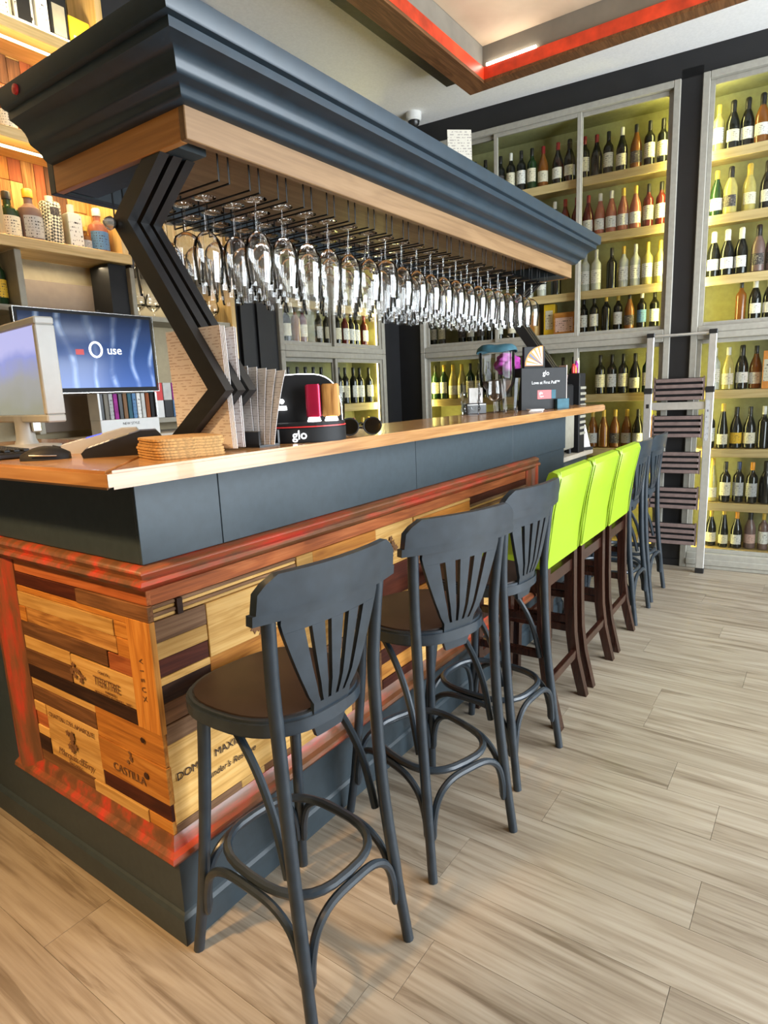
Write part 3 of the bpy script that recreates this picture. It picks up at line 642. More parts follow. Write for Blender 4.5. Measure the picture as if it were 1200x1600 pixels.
# planks of the end face: (y near corner, y far, z0, z1, wood, axis, proud)
EP = [(-.012, .64, .9455, .985, 'redwood', 1), (.303, .64, .9065, .945, 'maroon', 1), (-.012, .3025, .905, .945, 'brown', 1), (.081, .64, .886, .9045, 'amber', 1),
      (.142, .64, .842, .8855, 'light', 1), (.081, .1415, .842, .8855, 'amber', 1), (.137, .601, .7945, .8415, 'oak', 1), (.6015, .64, .7945, .8415, 'amber', 1), (.081, .1365, .790, .8415, 'amber', 1),
      (.188, .64, .7475, .794, 'brown', 1), (.081, .1875, .742, .7895, 'redwood', 1), (.382, .64, .7055, .747, 'light', 1), (.382, .64, .655, .705, 'brown', 1), (.081, .3815, .654, .7415, 'light', 1),
      (.081, .64, .612, .6535, 'dark', 1), (.289, .64, .5875, .6115, 'light', 1), (.289, .64, .537, .587, 'brown', 1), (-.012, .0805, .608, .9045, 'amber', 2),
      (.289, .573, .372, .5365, 'light', 1), (.5735, .64, .502, .5365, 'light', 1), (.5735, .64, .455, .5015, 'redwood', 1), (.5735, .64, .424, .4545, 'light', 1), (.5735, .64, .372, .4235, 'dark', 1),
      (-.012, .2885, .523, .6115, 'amber', 1), (-.012, .2885, .4195, .5225, 'amber', 1), (-.012, .2885, .371, .419, 'maroon', 1), (.341, .64, .334, .3715, 'brown', 1), (.085, .3405, .334, .3705, 'light', 1), (-.012, .0845, .334, .3705, 'amber', 1)]
for i, (a, b, z0, z1, wd, ax) in enumerate(EP):
    if wd == 'amber' and b < .0806 and ax == 2: z0 = .6115
    d = 0.013 + 0.005 * ((i * 7) % 5) / 5
    if a < 0: a = -d
    B().box(-d, -0.0004, a + .0004, b - .0004, z0 + .0004, z1 - .0004, bev=0.0012).done('plank', '%s_%d' % (wd, ax), bar)
# planks of the front face
FPK = [(-.004, 2.262, .9435, .985, 'redwood', 0), (-.004, .15, .8485, .9025, 'mauve', 0), (-.004, .15, .8045, .848, 'light', 0), (-.004, .15, .758, .804, 'maroon', 0),
       (.1505, .42, .7555, .9025, 'light', 0), (-.004, .15, .7375, .7575, 'light', 0), (-.004, .15, .690, .737, 'dark', 0), (-.004, .15, .632, .6895, 'brown', 0), (-.004, .15, .580, .6315, 'mauve', 0),
       (-.004, .42, .358, .5795, 'light', 0), (.1505, .42, .670, .755, 'amber', 0), (.1505, .42, .580, .6695, 'brown', 0), (-.004, .215, .334, .3575, 'mauve', 0), (.2155, .305, .334, .3575, 'light', 0), (.3055, .42, .334, .3575, 'brown', 0),
       (.495, .5695, .905, .943, 'light', 0), (.57, .905, .895, .943, 'amber', 0), (.9055, 1.15, .79, .943, 'light', 0), (1.1505, 1.618, .932, .943, 'light', 0), (1.1505, 1.618, .80, .9315, 'amber', 0), (1.6185, 2.262, .912, .943, 'maroon', 0)]
taken = [(-.004, .42, .334, .943), (.495, .905, .895, .943), (.9055, 1.15, .79, .943), (1.1505, 1.618, .80, .943), (1.6185, 2.262, .86, .943)]
rs = random.Random(11)
cols = [.42, .72, .9055, 1.15, 1.38, 1.618, 1.95, 2.262]
tops = {.42: .9025, .72: .8945, .9055: .7895, 1.15: .7995, 1.38: .7995, 1.618: .8595, 1.95: .8595}
for a, b in zip(cols[:-1], cols[1:]):
    z = tops[a]
    while z > .345:
        h = rs.choice([.035, .045, .05, .06, .09, .12]); z0 = max(.334, z - h)
        if z0 - .334 < .03: z0 = .334
        FPK.append((a, b, z0, z - .0005, rs.choice(['light', 'amber', 'light', 'brown', 'maroon', 'oak', 'dark', 'mauve']), 0)); z = z0
for i, (a, b, z0, z1, wd, ax) in enumerate(FPK):
    d = 0.012 + 0.006 * ((i * 5) % 7) / 7
    B().box(a + .0004, b - .0004, -d, -0.0004, z0 + .0004, z1 - .0004, bev=0.0012).done('plank', '%s_%d' % (wd, ax), bar)
# ribbed trim strips
def ribbed(a, b, z0, z1, n=4):
    for k in range(n):
        h = (z1 - z0) / n
        B().box(a, b, -0.012 - 0.003 * (k % 2), -0.0004, z0 + k * h + .0006, z0 + (k + 1) * h - .0006, bev=0.002).done('ribbed_strip', 'mauve_0' if k % 2 else 'light_0', bar)
ribbed(-.004, .064, .903, .943); ribbed(.081, .4945, .903, .943); ribbed(1.6185, 2.262, .86, .9115)
B().box(.0645, .0805, -0.020, -0.0004, .903, .943).done('peg', 'dark_0', bar)
# print on the crates
def ptxt(s, size, y, z, face='E', mat='ink', shear=0.0, d=0.0185, name='crate_print'):
    if face == 'E': return text(s, size, mat, bar, TM((-d, y, z), FACE_E), name, shear=shear)
    return text(s, size, mat, bar, TM((y, -d, z), FACE_F), name, shear=shear)
ptxt('TERTRE', .036, .205, .694, mat='ink_soft'); ptxt('Grand Vin', .012, .215, .724, mat='ink_soft', shear=.3); ptxt('MARGAUX', .010, .19, .672, mat='ink_soft')
ptxt('MIS EN BOUTEILLE AU CHATEAU', .009, .20, .662, mat='ink_soft'); ptxt('2007', .012, .11, .662, mat='ink_soft')
ptxt('CHATEAU DE LAMARQUE', .021, .43, .515, mat='ink_soft'); ptxt("Marquis d'Evry", .032, .43, .405, mat='ink_soft', shear=.35); ptxt('HAUT-MEDOC', .011, .43, .382, mat='ink_soft')
ptxt('CASTILLA', .034, .15, .455, mat='ink_soft')
for k, s in enumerate('VIEUX'): text(s, .022, 'ink_soft', bar, TM((-.0185, .034, .80 - .025 * k), FACE_E, R(-80)), 'crate_print')
ptxt('DOM', .030, .045, .485, 'F'); ptxt('MAXIMIN', .030, .195, .488, 'F'); ptxt("Founder's Reserve", .026, .175, .435, 'F', shear=.35)
def leaf(cy, cz, face, r, mat='ink_soft', n=9, sd=1):
    q = random.Random(sd)
    for k in range(n):
        a = q.uniform(0, 6.28); rr = q.uniform(.2, 1) * r; cx, cyy = rr * math.cos(a), rr * math.sin(a); s = q.uniform(.25, .45) * r; st = q.uniform(0, 6.28)
        poly = [(cx + s * (1 if j % 2 else .55) * math.cos(st + j * math.pi / 5), cyy + s * (1 if j % 2 else .55) * math.sin(st + j * math.pi / 5)) for j in range(10)]
        M4 = TM((-.0182, cy, cz), FACE_E) if face == 'E' else TM((cy, -.0182, cz), FACE_F)
        B().prism(poly, 0, .0003 + .0001 * k, mat=M4).done('crate_print', mat, bar)
leaf(.345, .695, 'E', .030, sd=2); leaf(.43, .462, 'E', .035, sd=3); leaf(.335, .785, 'F', .05, sd=4, n=14); leaf(1.0, .86, 'F', .035, sd=5); leaf(.975, .81, 'F', .02, sd=6); leaf(.14, .50, 'E', .022, sd=8, n=5)
for (y, z, r) in ((.07, .477, .010), (.068, .578, .008)):
    B().lathe([(0, 0), (r, 0), (r * .9, .001), (0, .001)], 12).done('knot', 'dark_0', bar).matrix_local = Matrix.Translation((-.0185, y, z)) @ Matrix.Rotation(R(-90), 4, 'Y')

# worktop: two mitred slabs
OH = 0.155
wt = thing('bar_worktop', 'honey-coloured wooden bar top with rounded edge', 'worktop', (0, 0, ZW))
pf = [(-OH, -OH), (3.16, -OH), (3.16, 0.26), (0.50, 0.26), (0.26, 0.26)]
B().prism([(-OH, -OH), (3.16, -OH), (3.16, 0.25), (0.25, 0.25)], -0.038, 0, bev=0.006).done('slab', 'worktop_x', wt)
B().prism([(-OH - .0004, -OH + .0008), (0.2496, 0.2508), (0.45, 0.2508), (0.45, 1.33), (-OH - .0004, 1.33)], -0.038, 0, bev=0.006).done('slab', 'worktop_y', wt)

# ------------------------------------------------------------------ canopy
FX0, FX1, FY0, FY1 = 0.20, 2.815, -0.05, 0.525
can = thing('bar_canopy', 'navy overhead bar canopy with stepped crown moulding and oak fascia', 'canopy', (0, 0, 2.005))
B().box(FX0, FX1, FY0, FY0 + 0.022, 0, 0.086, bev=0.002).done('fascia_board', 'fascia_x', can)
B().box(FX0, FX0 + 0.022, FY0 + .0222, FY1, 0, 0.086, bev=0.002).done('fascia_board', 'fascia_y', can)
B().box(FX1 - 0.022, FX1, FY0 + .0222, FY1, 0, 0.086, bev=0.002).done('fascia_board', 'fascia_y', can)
B().box(FX0 + .023, FX1 - .023, FY1 - 0.02, FY1 - .001, 0, 0.086, bev=0.002).done('fascia_board', 'navy', can)
B().box(FX0 + .023, FX1 - .023, FY0 + .023, FY1 - .021, 0.060, 0.075).done('soffit_board', 'soffit', can)
B().box(FX0 + .023, FX0 + .108, FY0 + .06, FY1 - .03, 0.002, 0.059, bev=.003).done('bracket_block', 'navy', can)
B().box(FX1 - .16, FX1 - .023, FY0 + .03, FY1 - .03, 0.0, 0.059, bev=.003).done('bracket_block', 'navy', can)
CPF = [(0, 0.070), (0.018, 0.073), (0.026, 0.080), (0.029, 0.087), (0.037, 0.096), (0.050, 0.102), (0.057, 0.106), (0.060, 0.112), (0.062, 0.121), (0.068, 0.132), (0.079, 0.142), (0.093, 0.149), (0.104, 0.153),
       (0.105, 0.172), (0.118, 0.176), (0.122, 0.182), (0.124, 0.219), (0.0, 0.219)]
B().mould([(FX1, FY1 - .004), (FX1, FY0), (FX0, FY0), (FX0, FY1 - .004)], CPF, out=1).done('crown_moulding', 'crown_paint', can, True)
B().box(FX0 + .001, FX1 - .001, FY0 + .001, FY1, 0.19, 0.218).done('top_board', 'navy', can)
s_ = B().lathe([(0, -.008), (.010, -.008), (.012, -.002), (.012, .004), (0, .006)], 14).done('red_button', 'red', can); s_.matrix_local = Matrix.Translation((FX0 - .124, .43, .195)) @ Matrix.Rotation(R(-90), 4, 'Y')
B().box(FX0, FX1, FY1 + .0005, FY1 + .03, 0.0, 0.218, bev=.002).done('back_board', 'navy', can)
B().tube([(0.23, 0.02, .045), (0.23, -.02, .045)], .004, 8).done('light_strip', 'led_small', can)
# zigzag brackets (three parallel boards each)
def zig(name, label, x0, mirror=1):
    t = thing(name, label, 'bracket', (x0, 0, ZW))
    for k in range(3):
        xa = mirror * (k * 0.038); xb = xa + mirror * 0.026
        poly = [(.182, .0005), (.102, .0005), (-.102, .149), (.214, .590), (.056, .7145), (.130, .7145), (.286, .598), (-.036, .154)]
        m = B()
        a, b = min(xa, xb), max(xa, xb)
        n = len(poly); vs = [(a, y, z) for y, z in poly] + [(b, y, z) for y, z in poly]
        idx = [(0, 1, 2, 7), (7, 2, 3, 6), (6, 3, 4, 5)]
        fs = [tuple(q) for q in idx] + [tuple(i + n for i in q[::-1]) for q in idx] + [(i, (i + 1) % n, n + (i + 1) % n, n + i) for i in range(n)]
        m.raw(vs, fs); m.done('zigzag_board', 'strut_paint', t)
    B().box(min(0, mirror * .19), max(0, mirror * .102), .096, .194, -.0, .0004).done('foot_plate', 'strut_paint', t)
    return t
zig('canopy_bracket', 'black zigzag canopy bracket of three boards beside the monitor', 0.205)
zig('canopy_bracket', 'black zigzag canopy bracket at far end behind the display box', 2.835, -1).location.y = .07
ck = B().lathe([(0, 0), (.012, .002), (.018, .012), (.012, .024), (.006, .03), (0, .032)], 12).done('clip', 'silver', bpy.data.objects['canopy_bracket'], True, 'small round silver clip')
ck.matrix_local = Matrix.Translation((-.001, .272, .590)) @ Matrix.Rotation(R(-90), 4, 'Y')
# card standing on the canopy
card = B().box(-.050, .050, -.001, .001, 0, .235).done('sign_card', 'card_print'); card.location = (1.65, .02, 2.2245); card.rotation_euler = (R(-4), 0, R(-48)); tag(card, 'white printed card standing on top of the canopy', 'card')
hk = B().tube(cr([(-.02, -.003, 0), (-.03, -.003, .05), (-.045, -.003, .075), (-.06, -.003, .05), (-.07, -.003, 0)], 6), .003, 6).done('wire_hook', 'silver', None, True); hk.location = (1.585, -.02, 2.2235); tag(hk, 'small silver wire loop beside card on canopy', 'hook')

# glass rack: pairs of wires running front to back, glasses hang between neighbours
PITCH = 0.105; NR = 21; GX0 = 0.40
ZF = 1.957                                            # height of the wires
rk = thing('glass_rack', 'black wire stemware rack hanging under the canopy', 'rack', (0, 0, 2.065))
for i in range(NR + 1):
    xc = GX0 + (i - 0.5) * PITCH
    m = B()
    for dx in (-.017, .017):
        m.tube([(xc + dx, .0, -.001), (xc + dx, .0, ZF - 2.065), (xc + dx, .46, ZF - 2.065), (xc + dx, .46, -.001)], .0026, 6)
    m.done('wire_rail', 'wire', rk)
def glass_meshes():
    # upside down: foot at top z=0.0, rim at -0.232
    foot = B().lathe([(0, .0035), (.030, .0012), (.0335, 0), (.030, -.0006), (.006, -.004), (.0036, -.008)], 20).mesh('foot', True)
    stem = B().lathe([(.0036, -.008), (.0032, -.03), (.0034, -.075), (.0055, -.083)], 10).mesh('stem', True)
    bowl = B().lathe([(.0, -.082), (.010, -.085), (.022, -.094), (.034, -.110), (.0405, -.130), (.0415, -.148), (.039, -.180), (.0345, -.222), (.0345, -.2235), (.0335, -.2235), (.0338, -.221)], 22).mesh('bowl', True)
    for q in (foot, stem, bowl): q.materials.append(MATS['glassware'])
    return foot, stem, bowl
gfo, gst, gbo = glass_meshes()
big = B().lathe([(.0, -.072), (.014, -.075), (.032, -.086), (.040, -.106), (.0440, -.130), (.0425, -.16), (.0405, -.205), (.0405, -.2065), (.0395, -.2065), (.0398, -.204)], 22).mesh('bowl', True); big.materials.append(MATS['glassware'])
rg = random.Random(5)
for i in range(NR):
    for j in range(5):
        y = .058 + j * .0885 + rg.uniform(-.002, .002)
        if i in (0,) and j == 0: continue
        lab = 'upturned stemmed glass hanging %s in the %s rack slot from the near bracket' % (['at the front', 'second from front', 'third from front', 'fourth from front', 'at the back'][j], ORD[i])
        t = thing('wine_glass', lab, 'glass', (GX0 + i * PITCH + rg.uniform(-.003, .003), y, ZF + .0032), rg.uniform(0, 6), 'stemmed glasses hanging under the canopy')
        put('foot', gfo, 'glassware', t); put('stem', gst, 'glassware', t); put('bowl', big if (i * 5 + j) % 11 == 2 and j % 2 == 0 else gbo, 'glassware', t)

# ------------------------------------------------------------------ bentwood bar stools
def seat_outline(n=40, k=1.0, dx=0.0):
    pts = []
    for i in range(n):
        a = 2 * math.pi * i / n; c, s = math.cos(a), math.sin(a)
        x = .196 * math.copysign(abs(c) ** .75, c); y = .192 * math.copysign(abs(s) ** .8, s)
        wdt = 1.0 + 0.10 * (y / .195)
        pts.append((x * wdt * k, y * k + .012))
    return pts
def back_y(u): return -.178 + 0.75 * u * u            # plan curve of the backrest (ends come forward)
def curved_panel(m, cells, th, lean):
    # cells: list of strips [(v, uL, uR)...] following the curve
    for strip in cells:
        nu = 6; rowsF, rowsB = [], []
        for v, ul, ur in strip:
            f, b = [], []
            for k in range(nu + 1):
                u = ul + (ur - ul) * k / nu; y = back_y(u) + lean(v)
                f.append(m.bm.verts.new((u, y, v))); b.append(m.bm.verts.new((u, y - th, v)))
            rowsF.append(f); rowsB.append(b)
        for i in range(len(strip) - 1):
            for k in range(nu):
                m.bm.faces.new((rowsF[i][k], rowsF[i][k + 1], rowsF[i + 1][k + 1], rowsF[i + 1][k]))
                m.bm.faces.new((rowsB[i][k + 1], rowsB[i][k], rowsB[i + 1][k], rowsB[i + 1][k + 1]))
            m.bm.faces.new((rowsF[i][0], rowsF[i + 1][0], rowsB[i + 1][0], rowsB[i][0])); m.bm.faces.new((rowsF[i][nu], rowsB[i][nu], rowsB[i + 1][nu], rowsF[i + 1][nu]))
        for k in range(nu):
            m.bm.faces.new((rowsF[0][k], rowsB[0][k], rowsB[0][k + 1], rowsF[0][k + 1])); m.bm.faces.new((rowsF[-1][k], rowsF[-1][k + 1], rowsB[-1][k + 1], rowsB[-1][k]))
def lean(v): return -0.11 * max(0.0, v - 0.72)
def lerp(a, b, t): return a + (b - a) * t
SZ = 0.735
def make_bentwood():
    t = thing('bar_stool', 'x', 'bar stool')
    rim = B().prism(seat_outline(), SZ - .042, SZ, bev=.007).done('seat_rim', 'stool_paint', t, True)
    pad = B().prism(seat_outline(40, .93), SZ - .006, SZ + .004, bev=.004).done('seat', 'seat_pad', t, True)
    for s in (-1, 1):
        B().tube(cr([(s * .140, .125, SZ - .03), (s * .152, .142, .45), (s * .168, .165, .2), (s * .187, .190, .0)], 5), [.0165] * 6 + [.0155] * 5 + [.0145] * 5, 10).done('leg', 'stool_paint', t, True)
        B().tube(cr([(s * .172, -.230, .0), (s * .162, -.202, .22), (s * .155, -.178, .45), (s * .155, -.166, .72), (s * .160, -.168, .84), (s * .168, -.180, .99)], 5), [.0145] * 5 + [.016] * 21, 10).done('leg', 'stool_paint', t, True)
        # upper brace: from seat front down to the rear leg
        B().tube(cr([(s * .130, .10, SZ - .048), (s * .135, .03, SZ - .055), (s * .142, -.06, .60), (s * .148, -.12, .50), (s * .150, -.155, .37)], 6), .0105, 8).done('brace', 'stool_paint', t, True)
    rg_ = []
    for k in range(32):
        a = 2 * math.pi * k / 32; c, s2 = math.cos(a), math.sin(a)
        rg_.append((.148 * math.copysign(abs(c) ** .72, c), -.016 + .176 * math.copysign(abs(s2) ** .72, s2), .300))
    B().tube(rg_, .0115, 8, closed=True).done('foot_ring', 'stool_paint', t, True)
    feet = [(-.180, .180, 1), (.180, .180, 1), (.170, -.222, 0), (-.170, -.222, 0)]
    for k in range(4):
        (xa, ya, fa), (xb, yb, fb) = feet[k], feet[(k + 1) % 4]
        pts = []
        za, zb = .135, .135
        def P(q, z): x = lerp(xa, xb, q); y = lerp(ya, yb, q); f = 0.90 - .16 * math.sin(math.pi * q) * 0; return (x * .94, y * .94 - .0, z)
        for q, z in ((0.035, .115), (0.05, .18), (0.12, .245), (0.27, .280), (0.5, .286), (0.73, .280), (0.88, .245), (0.95, .18), (0.965, .115)): pts.append(P(q, z))
        B().tube(cr(pts, 4), [.007] + [.0108] * 31 + [.007], 8).done('arch_brace', 'stool_paint', t, True)
    # crest rail
    m = B(); zt, zb = 1.050, .935
    strips = []
    zs = [(.986, .216), (1.008, .216), (1.0085, .209), (1.050, .206), (1.068, .190), (1.085, .164)]
    curved_panel(m, [[(z, -h, h) for z, h in zs]], .020, lean)
    m.done('crest_rail', 'stool_paint', t, True)
    # splat with four slots
    m = B(); top = [-.128, -.098, -.078, -.028, -.012, .012, .028, .078, .098, .128]
    tl = [(-.135, -.094), (-.076, -.030), (-.012, .012), (.030, .076), (.094, .135)]
    tl = [(-.140, -.088), (-.070, -.018), (.0, .0), (.018, .070), (.088, .140)]
    slots_top = [-.082, -.028, .028, .082]; slots_bot = [-.034, -.0115, .0115, .034]; hw_t, hw_b = .0095, .0045
    et, eb = .142, .058
    bounds = []
    for q in range(5):
        L = (-et, -eb) if q == 0 else (slots_top[q - 1] + hw_t, slots_bot[q - 1] + hw_b)
        Rr = (et, eb) if q == 4 else (slots_top[q] - hw_t, slots_bot[q] - hw_b)
        bounds.append((L, Rr))
    def sh(tt): return tt ** 0.8
    strips = []
    for L, Rr in bounds:
        st = []
        for k in range(9):
            tt = k / 8; v = lerp(.755, .948, tt); st.append((v, lerp(L[1], L[0], sh(tt)), lerp(Rr[1], Rr[0], sh(tt))))
        strips.append(st)
    strips.append([(.664, -.040, .040), (.694, -.052, .052), (.7549, -eb, eb)])
    strips.append([(.9481, -et, et), (.970, -et - .006, et + .006), (.994, -et - .004, et + .004)])
    def lean2(v): return lean(v) + .006 + (0.0 if v > .8 else 0.022 * (0.8 - v) / .15)
    curved_panel(m, strips, .011, lean2); m.done('splat', 'stool_paint', t, True)
    return t
st0 = make_bentwood()
STL = ['dark blue bentwood bar stool nearest the camera, beside bar corner', 'second dark blue bentwood bar stool from the camera, turned slightly',
       'third dark blue bentwood bar stool, next to the first lime stool', 'dark blue bentwood bar stool just past the lime stools', 'farthest dark blue bentwood bar stool, before the stepladder']
STP = [(.1735, -.247, -4.5), (.765, -.282, -18.5), (1.250, -.268, -5.0), (3.04, -.215, 0.5), (3.51, -.205, -1.0)]
for k, (x, y, a) in enumerate(STP):
    o = st0 if k == 0 else copy_tree(st0)
    o.location = (x, y, 0); o.rotation_euler = (0, 0, R(a)); o['label'] = STL[k]; o['group'] = 'bentwood bar stools along the bar'
# ------------------------------------------------------------------ lime upholstered stools
def make_lime():
    t = thing('upholstered_bar_stool', 'x', 'bar stool')
    # backrest slab, slightly raked, rounded top
    prof = [(-.178, .690), (-.186, .80), (-.206, .95), (-.232, 1.065), (-.240, 1.085), (-.258, 1.094), (-.280, 1.088), (-.290, 1.068), (-.262, .93), (-.240, .80), (-.232, .690)]
    m = B(); n = len(prof); xs = [-.205, -.198, .198, .205]; rws = []
    for x in xs:
        ins = .010 if abs(x) > .2 else 0
        cy = sum(p[0] for p in prof) / n; cz = sum(p[1] for p in prof) / n
        rws.append([m.bm.verts.new((x, p[0] + (cy - p[0]) * (.12 if ins else 0), p[1] + (cz - p[1]) * (.03 if ins else 0))) for p in prof])
    for i in range(3):
        for k in range(n): m.bm.faces.new((rws[i][k], rws[i][(k + 1) % n], rws[i + 1][(k + 1) % n], rws[i + 1][k]))
    m.bm.faces.new(rws[0][::-1]); m.bm.faces.new(rws[-1]); m.done('backrest', 'lime', t, True)
    for s in (-1, 1): B().tube([(s * .197, -.236, .70), (s * .197, -.264, .93), (s * .197, -.290, 1.062), (s * .190, -.282, 1.088)], .0025, 6).done('piping', 'lime', t, True)
    m = B(); m.box(-.205, .205, -.180, .115, .655, .735, bev=.018); m.done('seat', 'lime', t)
    B().box(-.19, .19, -.225, .105, .605, .654).done('seat_rail', 'leg_brown', t)
    for s in (-1, 1):
        def leg(pts, w0, w1):
            m = B(); k = len(pts); rr = []
            for i, (y, z) in enumerate(pts):
                h = lerp(w0, w1, i / (k - 1)); x = s * .172
                rr.append([m.bm.verts.new((x - h, y - h, z)), m.bm.verts.new((x + h, y - h, z)), m.bm.verts.new((x + h, y + h, z)), m.bm.verts.new((x - h, y + h, z))])
            for i in range(k - 1):
                for q in range(4): m.bm.faces.new((rr[i][q], rr[i][(q + 1) % 4], rr[i + 1][(q + 1) % 4], rr[i + 1][q]))
            m.bm.faces.new(rr[0][::-1]); m.bm.faces.new(rr[-1]); return m.done('leg', 'leg_brown', t)
        leg([(-.282, 0), (-.262, .08), (-.238, .18), (-.222, .30), (-.216, .45), (-.212, .69)], .019, .022)
        leg([(.095, 0), (.090, .3), (.085, .604)], .018, .022)
        B().box(s * .172 - .012, s * .172 + .012, -.21, .08, .30, .335, bev=.002).done('stretcher', 'leg_brown', t)
        B().box(s * .172 - .011, s * .172 + .011, -.20, .08, .46, .49, bev=.002).done('stretcher', 'leg_brown', t)
    B().box(-.152, .152, -.252, -.228, .185, .222, bev=.002).done('stretcher', 'leg_brown', t)
    B().box(-.152, .152, .082, .104, .22, .26, bev=.002).done('stretcher', 'leg_brown', t)
    return t
lm0 = make_lime()
LML = ['lime green upholstered bar stool nearest the camera', 'middle one of three lime green upholstered bar stools', 'farthest lime green upholstered bar stool, beside the far bentwood stools']
for k, (a, b) in enumerate([((1.535, -.455), (1.870, -.450)), ((1.985, -.45), (2.318, -.446)), ((2.445, -.445), (2.781, -.438))]):
    o = lm0 if k == 0 else copy_tree(lm0)
    A = Vector(a); Bv = Vector(b); d = (Bv - A).normalized(); mid = (A + Bv) / 2; loc = mid + Vector((-d.y, d.x)) * .275
    o.location = (loc.x, loc.y, 0); o.rotation_euler = (0, 0, math.atan2(d.y, d.x)); o['label'] = LML[k]; o['group'] = 'lime bar stools along the bar'

# ------------------------------------------------------------------ stepladder leaning at the pillar
ld = thing('step_ladder', 'aluminium stepladder with brown slatted treads against the black pillar', 'ladder', WM @ Vector((-.28, -.16, 0)), WRZ)
ld.rotation_euler = (R(-3), 0, WRZ)
for s, x in ((-1, -.205), (1, .205)):
    B().box(x - .027, x + .027, -.012, .030, .035, 1.33, bev=.003).done('rail', 'aluminium', ld)
    B().box(x - .024, x + .024, -.010, .028, 1.36, 1.735, bev=.003).done('upper_rail', 'aluminium', ld)
    B().box(x - .030, x + .030, -.016, .034, 1.325, 1.368, bev=.003).done('joint_cap', 'black_plastic', ld)
    B().box(x - .027, x + .027, -.013, .031, 1.735, 1.765, bev=.004).done('end_cap', 'black_plastic', ld)
    B().box(x - .030, x + .030, -.016, .034, .0, .04, bev=.004).done('rubber_foot', 'black_plastic', ld)
B().tube([(-.18, .009, 1.742), (.18, .009, 1.742)], .011, 10).done('top_bar', 'aluminium', ld, True)
B().box(-.176, .176, .0, .012, 1.205, 1.262, bev=.002).done('cross_bar', 'aluminium', ld)
for z0 in (1.275, 1.005, .74, .475, .205):
    for a in (-.17, .158): B().box(a, a + .012, -.004, .018, z0 - .004, z0 + .168).done('tread_side', 'tread_brown', ld)
    for k in range(4): B().box(-.157, .157, -.012, .012, z0 + k * .043, z0 + k * .043 + .026, bev=.003).done('tread_slat', 'tread_brown', ld)
    B().box(-.158, .158, .0125, .016, z0, z0 + .16).done('tread_backing', 'satin_black', ld)
B().box(.185, .21, -.0136, -.0125, .98, 1.27).done('sticker', 'label_grey', ld); B().box(-.215, -.195, -.0136, -.0125, 1.22, 1.25).done('sticker', 'black_plastic', ld)
# ------------------------------------------------------------------ things on the bar top
def screen_mat(name, build):
    m, nt, b = nodes(name); c = build(nt); nt.links.new(c, b.inputs['Emission Color']); b.inputs['Emission Strength'].default_value = 0.9
    b.inputs['Base Color'].default_value = (0.01, 0.01, 0.01, 1); b.inputs['Roughness'].default_value = 0.12; b.inputs['Specular IOR Level'].default_value = 0.25
def till_screen(nt):
    tc = N(nt, 'ShaderNodeTexCoord'); sp = N(nt, 'ShaderNodeSeparateXYZ'); nt.links.new(tc.outputs['Generated'], sp.inputs[0])
    no = N(nt, 'ShaderNodeTexNoise', i_Scale=2.5, i_Detail=2.0); nt.links.new(tc.outputs['Generated'], no.inputs['Vector'])
    ad = N(nt, 'ShaderNodeMath', operation='MULTIPLY_ADD'); ad.inputs[1].default_value = 0.45; nt.links.new(no.outputs[0], ad.inputs[0]); nt.links.new(sp.outputs['Z'], ad.inputs[2])
    return ramp(nt, ad.outputs[0], [(0.30, (0.26, 0.26, 0.20)), (0.62, (0.30, 0.30, 0.30)), (0.85, (0.25, 0.28, 0.60)), (1.0, (0.42, 0.42, 0.72))])
screen_mat('till_screen', till_screen)
def tv_screen(nt):
    tc = N(nt, 'ShaderNodeTexCoord'); mp = N(nt, 'ShaderNodeMapping'); mp.inputs['Scale'].default_value = (1.9, 1, 1.0); mp.inputs['Location'].default_value = (-.05, 0, 0)
    nt.links.new(tc.outputs['Generated'], mp.inputs['Vector'])
    no = N(nt, 'ShaderNodeTexNoise', i_Scale=2.2, i_Detail=2.5, i_Distortion=1.2); nt.links.new(mp.outputs[0], no.inputs['Vector'])
    wv = N(nt, 'ShaderNodeTexWave', i_Scale=0.9, i_Distortion=9.0, i_Detail=1.5); wv.inputs['Detail Scale'].default_value = 0.8; nt.links.new(mp.outputs[0], wv.inputs['Vector'])
    sp = N(nt, 'ShaderNodeSeparateXYZ'); nt.links.new(tc.outputs['Generated'], sp.inputs[0])
    base = ramp(nt, sp.outputs['Z'], [(0.0, (0.07, 0.16, 0.50)), (0.45, (0.03, 0.08, 0.26)), (1.0, (0.010, 0.02, 0.05))])
    hi = ramp(nt, wv.outputs[0], [(0.72, (0, 0, 0)), (0.92, (0.10, 0.16, 0.26)), (1.0, (0.35, 0.42, 0.50))])
    mm = N(nt, 'ShaderNodeMix', data_type='RGBA', blend_type='ADD'); nt.links.new(ramp(nt, no.outputs[0], [(0.42, (0.15, 0.15, 0.15)), (0.62, (0.9, 0.9, 0.9))]), mm.inputs[0])
    nt.links.new(base, mm.inputs[6]); nt.links.new(hi, mm.inputs[7]); return mm.outputs[2]
screen_mat('tv_screen', tv_screen)

